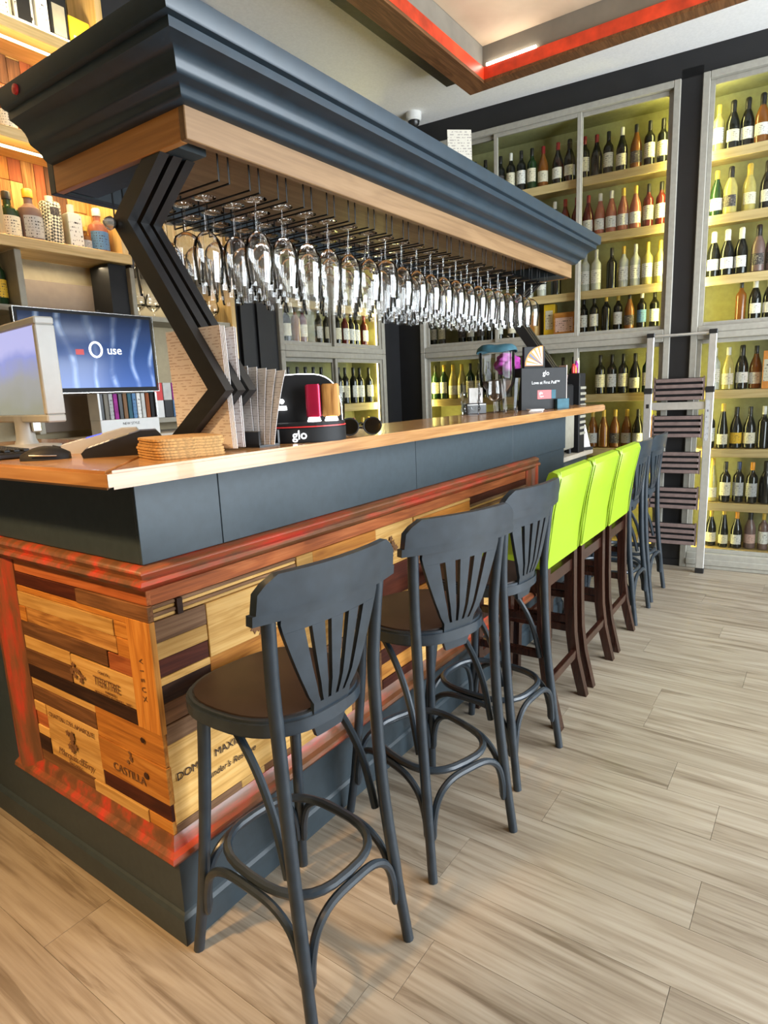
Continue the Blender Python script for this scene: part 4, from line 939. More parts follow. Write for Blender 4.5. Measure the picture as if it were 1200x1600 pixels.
# till monitor (faces the barman side-on, tilted)
mo = thing('till_monitor', 'beige flat till monitor showing a blue till page', 'monitor', (.15, .80, ZW), R(-96))
B().lathe([(0, 0), (.10, 0), (.10, .008), (.035, .014), (.028, .03), (.026, .10), (0, .10)], 20).done('stand', 'pale_plastic', mo, True)
B().box(-.035, .035, .01, .04, .05, .22, bev=.004).done('stand_neck', 'silver', mo)
fr = B().box(-.225, .225, -.012, .042, .082, .105, bev=.004).box(-.225, .225, -.012, .042, .362, .384, bev=.004).box(-.225, -.203, -.012, .042, .1055, .3615, bev=.003).box(.203, .225, -.012, .042, .1055, .3615, bev=.003)
fr.done('bezel', 'pale_plastic', mo); B().box(-.2025, .2025, -.004, -.001, .1055, .3615).done('screen', 'till_screen', mo)
B().box(-.2025, .2025, .0, .040, .1055, .3615).done('rear_shell', 'black_plastic', mo)
kb = thing('keyboard', 'black computer keyboard at left edge of the bar top', 'keyboard', (-.05, .60, ZW), R(-98))
B().box(-.20, .20, -.065, .065, 0, .016, bev=.004).done('key_base', 'black_plastic', kb)
kme = B().box(-.0075, .0075, -.0075, .0075, 0, .007, bev=.0015).mesh('key'); kme.materials.append(MATS['black_plastic'])
for i in range(18):
    for j in range(5): put('key', kme, 'black_plastic', kb, loc=(-.172 + i * .0195 + .004 * j, -.044 + j * .0215, .0162))
mu = thing('computer_mouse', 'glossy black computer mouse on bar top corner', 'mouse', (-.05, .285, ZW), R(-38))
m = B(); rings = []
for k in range(9):
    q = k / 8; x = lerp(-.055, .055, q); ww = .031 * math.sin(math.pi * (.08 + .84 * q)) ** .5; hh = .034 * math.sin(math.pi * (.10 + .78 * q)) ** .7
    rings.append([m.bm.verts.new((x, ww * math.cos(math.pi * a / 8), hh * math.sin(math.pi * a / 8) ** .8 if 0 < a < 8 else 0.0)) for a in range(9)])
for A, C2 in zip(rings[:-1], rings[1:]):
    for a in range(8): m.bm.faces.new((A[a], A[a + 1], C2[a + 1], C2[a]))
    m.bm.faces.new((A[8], A[0], C2[0], C2[8]))
m.bm.faces.new(rings[0]); m.bm.faces.new(rings[-1][::-1]); m.done('mouse_shell', 'satin_black', mu, True)
B().tube([(.018, 0, .031), (.036, 0, .026)], .004, 8).done('scroll_wheel', 'black_plastic', mu)
B().tube(cr([(-.03, -.031, .014), (0, -.0335, .012), (.03, -.029, .010)], 4), .0016, 6).done('silver_stripe', 'silver', mu)
def terminal(label, loc, rz, body, scr, L=.19, Wd=.085):
    t = thing('card_terminal', label, 'card terminal', loc, rz)
    prof = [(-L / 2 + .004, 0), (L / 2 - .01, 0), (L / 2, .045), (L / 2 - .012, .060), (L / 2 - .05, .060), (-L / 2 + .01, .022), (-L / 2, .012)]
    m = B(); n = len(prof); vs = [(x, -Wd / 2, z) for x, z in prof] + [(x, Wd / 2, z) for x, z in prof]
    m.raw(vs, [tuple(range(n)), tuple(range(2 * n - 1, n - 1, -1))] + [(k, (k + 1) % n, n + (k + 1) % n, n + k) for k in range(n)]); m.done('housing', body, t)
    sl = math.atan2(.038, L - .06)
    MX = Matrix.Translation((-L / 2 + .01, 0, .0222)) @ Matrix.Rotation(-sl, 4, 'Y')
    B().box(.068, .108, -.028, .028, .0, .0015, mat=MX).done('display', scr, t)
    kme2 = B().box(-.0055, .0055, -.008, .008, 0, .004, bev=.001).mesh('key')
    kme2.transform(MX); kme2.materials.append(MATS['white_plastic'])
    for i in range(4):
        for j in range(3): put('key', kme2, ['white_plastic', 'beige_plastic'][0] if body != 'satin_black' else 'greige_board', t, loc=(.012 + i * .0135 * math.cos(sl), -.021 + j * .021, i * .0135 * math.sin(sl)))
    return t
emit('blue_lcd', (0.05, 0.10, 0.9), 0.8)
terminal('pale grey card terminal with a blue display behind the mouse', (.150, .375, ZW), R(-34), 'pale_plastic', 'blue_lcd', .22, .10)
terminal('black card terminal beside the stack of cork mats', (.09, .172, ZW), R(-34), 'black_plastic', 'greige_board', .19, .085)
# cork mats
q = Vector((.165, -.01, 0))
for k in range(7):
    c = B().prism([(.085 * math.copysign(abs(math.cos(a)) ** .35, math.cos(a)), .085 * math.copysign(abs(math.sin(a)) ** .35, math.sin(a))) for a in [2 * math.pi * i / 32 for i in range(32)]], 0, .0062, bev=.0012).done('cork_mat', 'cork')
    c.location = (.118 + rg.uniform(-.003, .003), -.025 + rg.uniform(-.003, .003), ZW + .0004 + k * .0066); c.rotation_euler = (0, 0, R(-18) + rg.uniform(-.05, .05))
    tag(c, ['bottom', 'second lowest', 'third lowest', 'middle', 'third highest', 'second highest', 'topmost'][k] + ' square cork mat in the stack by the near bracket', 'mat', 'stacked cork mats')
# menu holder with menus
mh = thing('menu_holder', 'black slotted menu holder standing beside the near bracket', 'menu holder', (.334, .02, ZW), R(0))
B().box(-.012, .062, -.10, .12, 0, .006).done('base', 'black_plastic', mh)
for x in (-.010, .022, .060): B().box(x - .004, x + .004, -.10, .12, .006, .042, bev=.001).done('divider', 'black_plastic', mh)
def sheet(label, x, y0, y1, h, mat, tilt=0, curl=0, rz=0, dy=0):
    t = thing('menu_sheet', label, 'menu', (x, (y0 + y1) / 2, ZW + .0065), rz, 'menus in the holder')
    m = B(); nz = 8; hw = (y1 - y0) / 2; rr = []
    for k in range(nz + 1):
        z = h * k / nz; xo = tilt * z + curl * (z / h) ** 2; yo = dy * (z / h)
        rr.append([m.bm.verts.new((xo + tt, yo + s * hw, z)) for tt, s in ((-.0006, -1), (-.0006, 1), (.0006, 1), (.0006, -1))])
    for A, C2 in zip(rr[:-1], rr[1:]):
        for k in range(4): m.bm.faces.new((A[k], A[(k + 1) % 4], C2[(k + 1) % 4], C2[k]))
    m.bm.faces.new(rr[0][::-1]); m.bm.faces.new(rr[-1]); m.done('page', mat, t, True); return t
sheet('pinkish printed menu card between the first and second bracket boards', .2330, -.080, .132, .300, 'menu_print', .0, dy=.012)
for k in range(3): sheet(['first', 'second', 'third'][k] + ' white sheet tucked right behind the pinkish menu card', .2350 + k * .002, -.083 - .003 * k, .128, .298, 'paper', .0, dy=.012)
sheet('second pinkish printed menu between the last two bracket boards', .2715, -.075, .13, .298, 'menu_print', .0, dy=.0)
sheet('white sheet directly behind the second pinkish menu', .2745, -.078, .128, .296, 'paper', .0, dy=.0)
for k in range(5): sheet(['first', 'second', 'third', 'fourth', 'last'][k] + ' loose printed sheet fanning out beside the product stand', .330 + k * .004, -.055 - k * .014, .08 - k * .010, .205 - k * .004, 'sheet_print', .0, curl=.004 + .004 * k, dy=.010 - .012 * k)
# curved product stand with lit logo
gs = thing('product_stand', 'curved black product stand with lit white logo', 'display stand', (.540, -.035, ZW), R(-47))
base = [(.125 * math.cos(a), -.02 - .085 * math.sin(a)) for a in [math.pi * i / 20 for i in range(21)]] + [(-.125, .03), (.125, .03)]
B().prism(base, 0, .042, bev=.003).done('base', 'satin_black', gs, True)
B().prism([(x * 1.003, y * 1.003 if y < 0 else y) for x, y in base], .0425, .046).done('red_line', 'red', gs)
B().prism([(x * .99, y * .99 if y < 0 else y) for x, y in base], .0465, .055, bev=.002).done('tray', 'satin_black', gs)
bk = [(.118 * math.copysign(1, math.cos(a)) * abs(math.cos(a)) ** .6, .055 + .135 * math.sin(a) ** .7 if math.sin(a) > 1e-6 else .055) for a in [math.pi * i / 20 for i in range(21)]]
B().prism(bk, -.012, .0, mat=Matrix(((1, 0, 0, 0), (0, 0, -1, .01), (0, 1, 0, 0), (0, 0, 0, 1)))).done('back_panel', 'satin_black', gs)
B().prism([(x * 1.02, .055 + (z - .055) * 1.02) for x, z in bk], -.0165, -.0125, mat=Matrix(((1, 0, 0, 0), (0, 0, -1, .01), (0, 1, 0, 0), (0, 0, 0, 1)))).done('white_edge', 'glow_white', gs)
def facing(parent, p, size, s, mat): return text(s, size, mat, parent, Matrix.Translation(p) @ FACE_F, 'logo_print')
facing(gs, (-.01, -.1085, .022), .034, 'glo', 'glow_white')
B().lathe([(0, -.001), (.007, -.001), (.007, .001), (0, .001)], 12).done('icon', 'glow_white', gs).matrix_local = Matrix.Translation((-.055, .0, .115)) @ Matrix.Rotation(R(90), 4, 'X')
B().prism([(-.014, 0), (.014, 0), (.012, .012), (-.012, .012)], -.001, .001, mat=Matrix(((1, 0, 0, -.055), (0, 0, -1, .0), (0, 1, 0, .09), (0, 0, 0, 1)))).done('icon', 'glow_white', gs)
M5 = Matrix.Translation(gs.location) @ Matrix.Rotation(gs.rotation_euler.z, 4, 'Z')
def device(label, x, y, mat, prof, h):
    d = thing('tobacco_heater', label, 'device', M5 @ Vector((x, y, .0552)), R(-47), 'devices on the product stand')
    a_, b_ = prof
    B().prism([(a_ * math.copysign(abs(math.cos(t)) ** .6, math.cos(t)), b_ * math.copysign(abs(math.sin(t)) ** .6, math.sin(t))) for t in [2 * math.pi * i / 24 for i in range(24)]], 0.012, h, bev=.003).done('shell', mat, d, True)
    B().lathe([(0, 0), (.02, 0), (.016, .0118), (0, .0118)], 14).done('dock', 'glow_white', d)
device('metallic red heater device on the product stand', .035, -.022, 'red_metal', (.022, .012), .105)
device('bronze marbled heater device beside the red one', .085, -.022, 'coffee_marble' if 'coffee_marble' in MATS else 'oak_2', (.026, .014), .105)
# sunglasses
sg = thing('sunglasses', 'folded round dark sunglasses lying by the product stand', 'sunglasses', (.73, -.105, ZW + .0005), R(-45))
for s in (-1, 1):
    ci = [(s * .036 + .028 * math.cos(a), 0, .028 + .026 * math.sin(a)) for a in [2 * math.pi * i / 24 for i in range(24)]]
    B().tube(ci, .0024, 6, closed=True).done('rim', 'satin_black', sg, True)
    B().prism([(x, z) for x, _, z in ci], -.001, .001, mat=Matrix(((1, 0, 0, 0), (0, 0, -1, 0), (0, 1, 0, 0), (0, 0, 0, 1)))).done('lens', 'dark_lens', sg)
    B().tube(cr([(s * .063, .0, .036), (s * .066, .03, .036), (s * .05, .06, .03), (s * -.03, .075, .014)], 5), .0022, 6).done('temple', 'satin_black', sg, True)
B().tube(cr([(-.009, 0, .034), (0, 0, .039), (.009, 0, .034)], 4), .0022, 6).done('bridge', 'satin_black', sg, True)
# tumblers and stemware
def tumbler(label, loc, r0, r1, h, facets=0):
    t = thing('glass_tumbler', label, 'glass', loc)
    m = B().lathe([(0, .002), (r0, .0), (r0 * 1.02, .004), (r1, h), (r1 - .002, h), (r0 * .95, .014), (0, .012)], facets or 24)
    m.done('tumbler_body', 'clear_glass', t, not facets)
    return t
tumbler('tall clear tumbler behind the sunglasses', (.86, .10, ZW), .026, .034, .135)
tumbler('second tall clear tumbler behind the product stand', (.80, .17, ZW), .026, .034, .135)
t1 = tumbler('patterned crystal tumbler at left of the far glassware', (2.0, .172, ZW), .042, .048, .155, 12)
for k in range(12):
    for j in range(3):
        a = 2 * math.pi * (k + .5 * (j % 2)) / 12; rr = .0432 + .0016 * (j + 1)
        B().raw([(rr * math.cos(a), rr * math.sin(a), .03 + j * .035 - .016), (rr * math.cos(a + .2), rr * math.sin(a + .2), .03 + j * .035), (rr * math.cos(a), rr * math.sin(a), .03 + j * .035 + .016), (rr * math.cos(a - .2), rr * math.sin(a - .2), .03 + j * .035), ((rr + .004) * math.cos(a), (rr + .004) * math.sin(a), .03 + j * .035)], [(0, 1, 4), (1, 2, 4), (2, 3, 4), (3, 0, 4)]).done('cut_facet', 'clear_glass', t1)
tumbler('ribbed stacked tumbler left of the black display box', (2.16, .03, ZW), .036, .050, .172, 14)
gb = thing('glass_goblet', 'large glass goblet half filled with coffee beans', 'goblet', (2.29, .165, ZW))
B().lathe([(0, .004), (.062, .002), (.066, 0), (.062, -.0), (0, 0)], 28).done('foot', 'clear_glass', gb, True)
B().lathe([(.010, .004), (.008, .03), (.012, .055)], 14).done('stem', 'clear_glass', gb, True)
B().lathe([(0, .055), (.02, .058), (.06, .09), (.088, .14), (.095, .19), (.094, .31), (.092, .31), (.093, .19), (.086, .141), (.058, .093), (0, .062)], 32).done('bowl', 'clear_glass', gb, True)
B().lathe([(0, .064), (.018, .066), (.055, .096), (.080, .14), (.086, .162), (0, .170)], 28).done('coffee_fill', 'coffee', gb, True)
cl = B().lathe([(0, .024), (.05, .023), (.085, .018), (.103, .004), (.108, -.014), (.104, -.015), (.098, .0), (.08, .008), (0, .014)], 28).done('folded_cloth', 'teal', None, True)
cl.location = (2.29, .165, ZW + .326); tag(cl, 'teal cloth draped over the coffee goblet', 'cloth')
for v in cl.data.vertices:
    a = math.atan2(v.co.y, v.co.x); v.co.z += .006 * math.sin(3 * a) * (v.co.xy.length / .1); v.co.x *= 1 + .06 * math.sin(5 * a)
vb = thing('fabric_vase', 'glass jar stuffed with a crumpled purple cloth', 'jar', (2.50, .195, ZW))
B().lathe([(0, .004), (.05, .0), (.055, .01), (.055, .21), (.053, .21), (.052, .012), (0, .008)], 22).done('jar', 'clear_glass', vb, True)
m = B(); bmesh.ops.create_icosphere(m.bm, subdivisions=4, radius=1.0)
for v in m.bm.verts:
    p = v.co.copy(); n_ = math.sin(p.x * 7 + 1.3) * math.sin(p.y * 6 + p.z * 5) * .13 + math.sin(p.z * 11 + p.x * 9) * .07
    v.co = Vector((p.x * .105, p.y * .06, p.z * .062)) * (1 + n_) + Vector((0, 0, .255))
m.done('crumpled_cloth', 'purple', vb, True)
sw = thing('wine_glass', 'small upright wine glass before the coffee goblet', 'glass', (2.155, .118, ZW))
for q_, nm in ((gfo, 'foot'), (gst, 'stem'), (gbo, 'bowl')):
    o = put(nm, q_, 'glassware', sw); o.rotation_euler = (math.pi, 0, 0); o.scale = (.9, .9, .72); o.location = (0, 0, .0006)
nb = thing('coaster_box', 'small black box between the crystal tumbler and small wine glass', 'box', (2.105, .205, ZW), R(-40))
B().box(-.055, .055, -.03, .03, 0, .055, bev=.003).done('box_body', 'black_plastic', nb); B().box(-.05, .05, -.0312, -.0302, .045, .05).done('printed_panel', 'label_white', nb)
wc = thing('table_card', 'white folded card standing behind the small black box', 'card', (2.185, .236, ZW), R(-40))
B().box(-.038, .038, -.001, .001, 0, .13).done('card_leaf', 'paper', wc); B().box(-.038, .038, .018, .020, 0, .13).done('card_leaf', 'paper', wc); B().box(-.038, .038, -.001, .020, .1302, .1315).done('card_fold', 'paper', wc)
for k in range(4):
    nk = B().box(-.035, .035, -.035, .035, 0, .003, bev=.0008).done('paper_napkin', 'paper'); nk.location = (2.235 + .003 * k, -.075 + .002 * k, ZW + .0005 + .0034 * k); nk.rotation_euler = (0, 0, .3 + .14 * k)
    tag(nk, ['lowest', 'second', 'third', 'topmost'][k] + ' white paper napkin in the small pile before the display box', 'napkin', 'napkin pile')
# black display box with print, faces the camera
db = thing('display_box', 'black printed display box at the far end of bar top', 'display box', (2.525, .005, ZW), R(-33))
B().box(-.148, .148, -.02, .05, 0, .225, bev=.002).done('box_body', 'satin_black', db)
B().box(.1485, .154, -.015, .05, .0, .235).done('side_card', 'pinkpaper', db)
B().box(.068, .148, -.045, -.0205, 0, .055, bev=.002).done('leaflet_pocket', 'teal', db)
text('glo', .036, 'white_print', db, TM((.01, -.0205, .195)), 'logo_print'); text('Love at First Puff\u2122', .0235, 'white_print', db, TM((.01, -.0205, .145)), 'slogan_print')
B().box(-.045, .045, -.0212, -.0202, .058, .105).done('red_panel', 'red', db); B().box(.046, .075, -.0212, -.0202, .058, .105).done('blue_panel', 'teal', db)
text('glo', .02, 'white_print', db, TM((-.022, -.0214, .09)), 'logo_print'); text('hyper', .012, 'white_print', db, TM((-.018, -.0214, .072)), 'logo_print')
oc = thing('fan_card', 'black framed card with white and orange fan graphic behind display box', 'card', (2.605, .085, ZW), R(-33))
B().box(-.065, .075, 0, .02, 0, .345, bev=.002).done('frame', 'satin_black', oc)
B().prism([(.06, .24)] + [(.06 - .12 * math.cos(a), .24 + .11 * math.sin(a)) for a in [math.pi / 2 * i / 8 for i in range(9)]], -.001, .0, mat=Matrix(((1, 0, 0, 0), (0, 0, -1, -.0004), (0, 1, 0, 0), (0, 0, 0, 1)))).done('print_ground', 'orange_card', oc)
for k in range(6):
    a0 = math.pi / 2 * (k + .15) / 6; a1 = math.pi / 2 * (k + .7) / 6
    B().prism([(.058, .243), (.06 - .112 * math.cos(a0), .24 + .104 * math.sin(a0)), (.06 - .112 * math.cos(a1), .24 + .104 * math.sin(a1))], 0, .001, mat=Matrix(((1, 0, 0, 0), (0, 0, -1, -.0016), (0, 1, 0, 0), (0, 0, 0, 1)))).done('fan_ray', 'paper' if k != 2 else 'cap_navy', oc)
# ------------------------------------------------------------------ service counter past the bar end
sc_ = thing('service_counter', 'pale low service counter beyond the bar end', 'counter', (3.26, .47, 0))
B().box(-.37, .42, -.40, .30, .93, .96, bev=.003).done('top_slab', 'counter_white', sc_); B().box(-.35, .40, -.36, .28, 0, .929).done('cabinet_body', 'navy', sc_)
cm = thing('coffee_grinder', 'tall dark grey appliance standing past the bar end', 'appliance', (3.27, .19, .9605))
for dx in (-.07, .07):
    for dy in (-.06, .06): B().lathe([(0, 0), (.016, 0), (.014, .035), (0, .035)], 10, c=(dx, dy, 0)).done('foot', 'black_plastic', cm)
B().box(-.10, .10, -.085, .085, .0355, .27, bev=.006).done('body', 'greige_board', cm); B().box(-.095, .095, -.08, .08, .2705, .46, bev=.01).done('hopper_housing', 'satin_black', cm)
B().lathe([(0, .4605), (.055, .4605), (.07, .52), (0, .53)], 18).done('hopper', 'bottle_mauve', cm, True)
tw = thing('cutlery_caddy', 'black ribbed caddy tower right of the dark appliance', 'caddy', (3.45, .13, .9605))
B().box(-.06, .06, -.05, .05, .0, .53, bev=.004).done('body', 'satin_black', tw)
for k in range(9): B().box(-.055, .055, -.058, -.0502, .12 + k * .038, .138 + k * .038, bev=.002).done('rib', 'greige_board', tw)
for k, (mm, dx, hh) in enumerate((('red', -.04, .05), ('orange_card', .0, .04), ('purple', .02, .07), ('beige_plastic', .045, .09))):
    sx = thing('sauce_packet', ['red', 'orange', 'purple', 'cream'][k] + ' packet sticking out of the ribbed caddy', 'packet', (3.45 + dx, .13, .9605 + .5305))
    B().box(-.018, .018, -.008, .008, 0, hh, bev=.004).done('packet_body', mm, sx); B().box(-.016, .016, -.004, .004, hh + .0002, hh + .012).done('crimp', mm, sx)
bs = thing('brochure_rack', 'small rack of pale brochures beside the ribbed caddy', 'brochure rack', (3.60, .12, .9605), R(-25))
B().box(-.06, .06, -.04, .04, 0, .02).done('base', 'black_plastic', bs)
for k in range(3): B().box(-.05, .05, -.001, .001, 0, .16, mat=Matrix.Translation((0, -.025 + .025 * k, .0205)) @ Matrix.Rotation(R(-18), 4, 'X')).done('brochure', ['paper', 'white_plastic', 'teal'][k], bs)

# ------------------------------------------------------------------ back bar
bb = thing('back_bar', 'pine and grey back bar shelving on the black wall', 'shelving', (0, 0, 0))
YF, YW = 1.70, YB - .001
B().box(-1.2, 1.94, YW - .02, YW, 0, 3.55).done('back_board', 'beige_board', bb)
# wood wall tiles behind the shelves
rt = random.Random(3); x = -.30
while x < 1.22:
    wv = rt.choice([.06, .08, .10, .05]); z = 2.17
    while z < 3.02:
        h = rt.choice([.3, .42, .22]); z1 = min(z + h, 3.02)
        B().box(x + .001, min(x + wv, 1.22) - .001, YW - .034, YW - .0205, z + .001, z1 - .001, bev=.001).done('wall_tile', rt.choice(['amber_2', 'brown_2', 'oak_2', 'light_2', 'redwood_2']), bb); z = z1
    x += wv
for z, nm in ((2.15, 0), (2.60, 1), (3.045, 2)):
    B().box(-.6, 1.215, YF, YW - .035, z - .030, z, bev=.002).done('shelf', 'pine_x', bb)
    B().box(-.6, 1.215, YF - .012, YF - .0002, z - .036, z + .012, bev=.003).done('shelf_edge', 'pine_x', bb)
for xx in (.60, 1.195): B().box(xx - .018, xx + .018, YF + .01, YW - .035, 2.1505, 3.6, bev=.002).done('divider', 'pine_z', bb)
B().box(1.217, 1.95, YF + .04, YW - .0202, 2.14, 3.6).done('dark_infill', 'wall_black', bb)
B().box(1.45, 1.86, YF + .02, YF + .039, 2.15, 2.6).done('pine_door', 'pine_z', bb)
B().box(1.862, 1.895, YF, YW - .021, 1.30, 2.6, bev=.002).done('pine_post', 'pine_z', bb)
B().box(1.20, 1.225, YF + .0, YW - .021, 1.29, 2.10, bev=.002).done('grey_post', 'greige_board', bb)
B().box(1.226, 1.86, YF + .02, YW - .021, 1.845, 1.87).done('glass_shelf', 'greige_board', bb)
B().box(1.226, 1.86, YF + .02, YW - .021, 1.305, 1.33).done('glass_shelf', 'greige_board', bb)
B().box(1.226, 1.86, YF + .02, YW - .021, 2.105, 2.139).done('glass_shelf', 'coffer_dark', bb)
B().box(.615, 1.19, YW - .05, YW - .0205, 1.90, 2.03).done('taupe_panel', 'taupe_board', bb) if False else None
B().box(.670, 1.19, YW - .08, YW - .0205, 1.29, 2.02).done('taupe_panel', 'taupe_board', bb)
B().box(1.10, 1.198, YF + .03, YW - .081, 1.85, 2.112).done('black_bracket_box', 'satin_black', bb)
B().box(.640, .669, YF + .01, YW - .021, 1.29, 2.11, bev=.002).done('grey_post', 'greige_board', bb)
B().box(-.6, .639, YF + .02, YW - .021, 1.845, 1.87).done('glass_shelf', 'greige_board', bb)
B().box(-1.2, 1.94, YF - .15, YW - .021, 1.225, 1.2545, bev=.003).done('counter_slab', 'counter_white', bb)
B().box(-1.2, 1.94, YF - .12, YW - .021, 0, 1.2245).done('base_cabinet', 'navy', bb)
# shelf lights
for z in (2.55, 2.995):
    B().box(-.55, 1.15, YF + .012, YF + .022, z - .02, z - .012).done('light_strip', 'led_warm', bb)
    area('shelf_strip', (.5, YF + .03, z - .03), (R(18), 0, 0), 1.5, .02, 7, (1.0, 0.74, 0.34))
B().box(.62, 1.17, YF - .010, YF - .002, 3.059, 3.064).done('light_strip', 'led_warm', bb)
area('shelf_strip', (.8, YF - .01, 3.075), (R(180), 0, 0), 0.8, .02, 2.5, (1.0, 0.78, 0.40))
area('niche_strip', (.9, YF + .1, 2.10), (0, 0, 0), 0.5, .03, 1.4, (1.0, 0.80, 0.5))
area('niche_strip', (1.55, YF + .1, 2.09), (0, 0, 0), 0.5, .03, .8, (1.0, 0.82, 0.5))
# television
tv = thing('wall_television', 'flat television showing a blue swirl logo slide behind till', 'television', (.885, 1.60, 1.475))
B().box(-.34, .34, .0, .035, 0, .372, bev=.003).done('tv_case', 'satin_black', tv)
B().box(-.325, .325, -.0012, -.0002, .022, .357).done('screen', 'tv_screen', tv)
m = B().box(-.342, .342, -.004, .002, -.002, .001).box(-.342, .342, -.004, .002, .371, .374).box(-.344, -.341, -.004, .002, -.002, .374).box(.341, .344, -.004, .002, -.002, .374); m.done('bezel_edge', 'silver', tv)
B().tube([(.015 + .030 * math.cos(a), -.003, .20 + .034 * math.sin(a)) for a in [2 * math.pi * i / 24 for i in range(24)]], .005, 6, closed=True).done('logo_ring', 'white_screen', tv)
text('use', .058, 'white_screen', tv, TM((.112, -.002, .198)), 'logo_print')
B().box(-.085, -.045, -.0018, -.0013, .175, .20).done('logo_mark', 'red', tv); B().lathe([(0, 0), (.012, 0), (.01, .012), (0, .014)], 12, c=(.06, .015, .3725)).done('sensor', 'black_plastic', tv)
# stick-pack display below the television
pd = thing('pack_display', 'white counter display of slim coloured packs under television', 'display', (1.045, 1.60, 1.255))
B().box(-.165, .165, .0, .09, 0, .085, bev=.002).done('base', 'white_plastic', pd)
B().box(-.165, -.155, .0, .09, .0855, .214).done('side', 'white_plastic', pd); B().box(.155, .165, .0, .09, .0855, .214).done('side', 'silver', pd); B().box(-.155, .155, .085, .09, .0855, .214).done('back', 'white_plastic', pd)
text('NEW STYLE', .018, 'ink', pd, TM((.0, -.0006, .062)), 'print')
pcol = ['black_plastic', 'coffer_grey', 'label_grey', 'purple', 'black_plastic', 'mauve_2', 'teal', 'label_blue', 'label_white', 'cap_silver', 'redwood_2', 'satin_black']
for k in range(12):
    o = B().box(-.0105, .0105, .012, .08, 0, .126, bev=.002).done('slim_pack', pcol[k]); o.location = (1.045 - .142 + k * .0258, 1.60, 1.3405)
    tag(o, 'slim upright pack, %s from left in the white display' % ORD[k], 'pack', 'packs in the display')
# packs on the low niche shelf
pc = ['red', 'white_plastic', 'black_plastic', 'label_blue', 'teal', 'red', 'cap_silver', 'purple']
for k in range(8):
    o = B().box(-.027, .027, -.012, .012, 0, .095, bev=.002).done('cigarette_pack', pc[k]); o.location = (1.27 + (k % 4) * .058, 1.76, 1.3305 + (k // 4) * .0955); o.rotation_euler = (0, 0, 0)
    tag(o, '%s pack, %s from left in the %s row of the niche' % (['red', 'white', 'black', 'blue', 'teal', 'crimson', 'silver', 'purple'][k], ORD[k % 4], ['lower', 'upper'][k // 4]), 'pack', 'packs in the niche')
# brandy snifters
def snifter(x, y, z, lab):
    t = thing('brandy_snifter', lab, 'glass', (x, y, z), 0, 'snifters in the niche')
    B().lathe([(0, .004), (.030, .0), (.033, .001), (.006, .006), (.004, .03), (.008, .036)], 16).done('foot', 'glassware', t, True)
    B().lathe([(0, .036), (.02, .04), (.040, .065), (.043, .085), (.032, .125), (.031, .125), (.0418, .085), (.0388, .066), (0, .039)], 18).done('bowl', 'glassware', t, True)
for k, xx in enumerate((1.30, 1.39, 1.63, 1.72, 1.80)): snifter(xx, 1.80, 1.8706, 'brandy snifter on grey niche shelf, %s from left' % ORD[k])
# spirits on the pine shelves
def bbx(px, y, z):
    lo, hi = -.6, 1.9
    for _ in range(40):
        m_ = (lo + hi) / 2
        if proj((m_, y, z))[0] < px: lo = m_
        else: hi = m_
    return lo
SP = [(17, 'squat', 'green', 'black', 'cream', 'short green bottle with cream crest label at left of lit pine shelf', .95), (51, 'squat', 'mauve', 'orange', 'grey', 'cork-stoppered dark brown bottle second on lit pine shelf', 1.08),
      (135, 'squat', 'amber', 'gold', 'grey', 'small amber bottle behind the white bottle on pine shelf', .58), (156, 'squat', 'rose', 'white', 'blue', 'orange bottle with blue label at the right end of pine shelf', 1.0)]
for px, kd, gl, cp, lb, lab, sc2 in SP:
    bottle(kd, gl, cp, lb, (bbx(px, 1.80, 2.2), 1.80, 2.1505), 0, lab, 'spirits on the pine shelves', 'spirit_bottle', 'bottle', sc2)
def chev(nt):
    tc = N(nt, 'ShaderNodeTexCoord'); mp = N(nt, 'ShaderNodeMapping'); mp.inputs['Rotation'].default_value = (0, R(40), 0); nt.links.new(tc.outputs['Object'], mp.inputs['Vector'])
    ck = N(nt, 'ShaderNodeTexChecker', i_Scale=95.0); ck.inputs[1].default_value = (.75, .70, .55, 1); ck.inputs[2].default_value = (.06, .06, .05, 1); nt.links.new(mp.outputs[0], ck.inputs['Vector']); return ck.outputs[0]
m_, nt_, b_ = nodes('chevron_wrap'); nt_.links.new(chev(nt_), b_.inputs['Base Color'])
cv = thing('spirit_bottle', 'cylindrical bottle wrapped in black and cream chevrons', 'bottle', (bbx(84, 1.80, 2.2), 1.80, 2.1505), 0, 'spirits on the pine shelves')
B().lathe([(0, .0), (.046, .0), (.047, .003), (.047, .205), (.042, .212), (0, .214)], 22).done('bottle_body', 'chevron_wrap', cv, True); B().lathe([(0, .2145), (.018, .2145), (.018, .24), (0, .243)], 14).done('capsule', 'cap_silver', cv, True)
B().lathe([(.0475, .15), (.0475, .185)], 8, a0=-math.pi / 2 - .5, a1=-math.pi / 2 + .5).done('bottle_label', 'label_dark', cv)
wb2 = thing('spirit_bottle', 'square white labelled bottle with pink base on pine shelf', 'bottle', (bbx(116, 1.79, 2.2), 1.79, 2.1505), 0, 'spirits on the pine shelves')
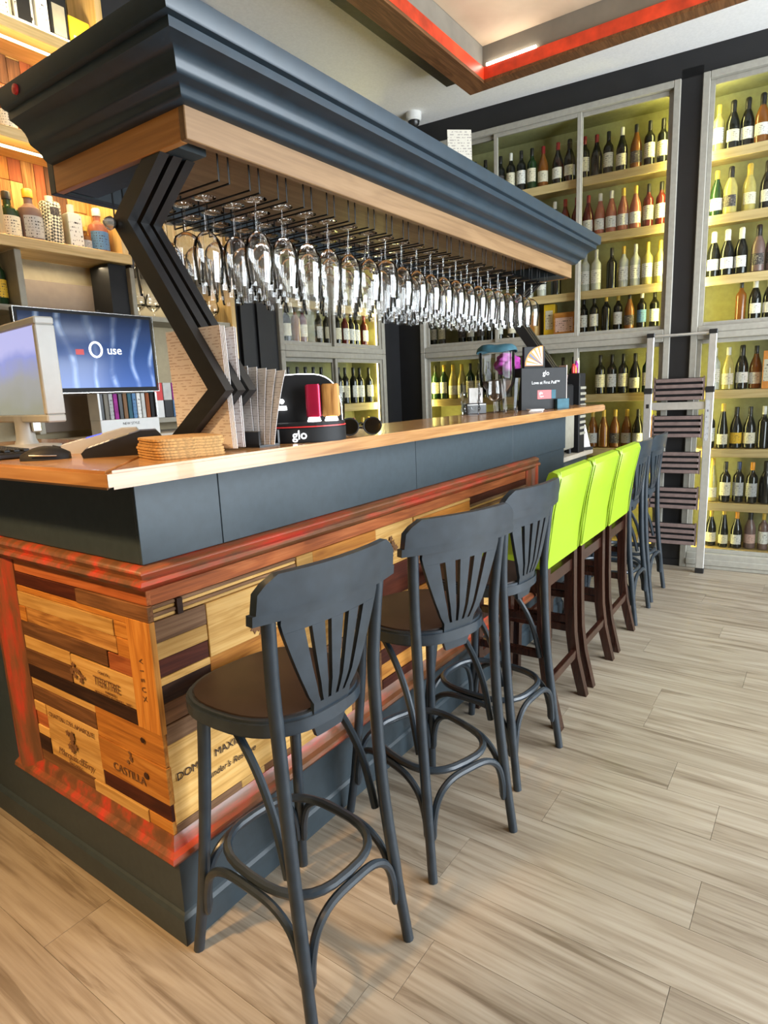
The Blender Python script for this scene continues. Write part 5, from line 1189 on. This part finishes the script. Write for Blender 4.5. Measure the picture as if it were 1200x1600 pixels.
B().box(-.034, .034, -.03, .03, 0, .18, bev=.008).done('bottle_body', 'bottle_clear', wb2); B().box(-.0335, .0335, -.0312, -.0302, .03, .17).done('bottle_label', 'label_white', wb2)
B().box(-.0335, .0335, -.0312, -.0302, .008, .029).done('pink_band', 'label_pink', wb2); B().lathe([(0, .1805), (.016, .1805), (.016, .22), (0, .222)], 14).done('capsule', 'cap_silver', wb2, True)
B().box(1.03, 1.12, 1.86, 1.88, 2.1505, 2.36, bev=.002).done('pine_board', 'pine_z'); tag(bpy.data.objects['pine_board'], 'loose pine board leaning behind bottles on lit pine shelf', 'board')
yl = bottle('bordeaux', 'green', 'black', 'yellow', (bbx(0, 1.82, 1.95), 1.82, 1.8705), 0, 'green bottle with bright yellow label at left image edge', 'spirits on the pine shelves', 'wine_bottle', 'bottle', .78)
for k, px in ((1, 8),):
    bottle('squat', ['clear', 'red'][k], ['gold', 'red'][k], ['white', 'cream'][k], (bbx(px, 1.8, 2.7), 1.8, 2.6005), 0, ['clear', 'red'][k] + ' squat bottle on the middle pine shelf at left edge', 'spirits on the pine shelves', 'spirit_bottle', 'bottle', .9)
# boxed spirits on the top shelf
GB = [(-4, .09, .26, 'beige_board', 'label_cream', 'cream gift box at left edge of the top pine shelf'), (33, .085, .25, 'label_grey', 'black_plastic', 'grey gift box with black side on the top pine shelf'),
      (63, .055, .27, 'white_plastic', 'label_white', 'slim white gift box on the top pine shelf'), (89, .085, .27, 'satin_black', 'greige_board', 'tall black gift box on the top pine shelf')]
for px, sx, hh, m1, m2, lab in GB: carton('gift_box', lab, 'box', (bbx(px, 1.80, 3.1), 1.80, 3.0455), 0, sx, .08, hh, m1, [(-sx * .35, sx * .35, .06, hh * .7, m2)])
carton('gift_box', 'bright yellow gift box with grey label on top shelf', 'box', (bbx(121, 1.80, 3.1), 1.80, 3.0455), 0, .105, .08, .17, 'yellow', [(-.035, .04, .02, .09, 'label_grey')])
carton('gift_box', 'small dark red box at right end of the top shelf', 'box', (bbx(163, 1.80, 3.1), 1.80, 3.0455), 0, .06, .06, .135, 'cap_red', [(-.02, .02, .03, .1, 'cap_red')])
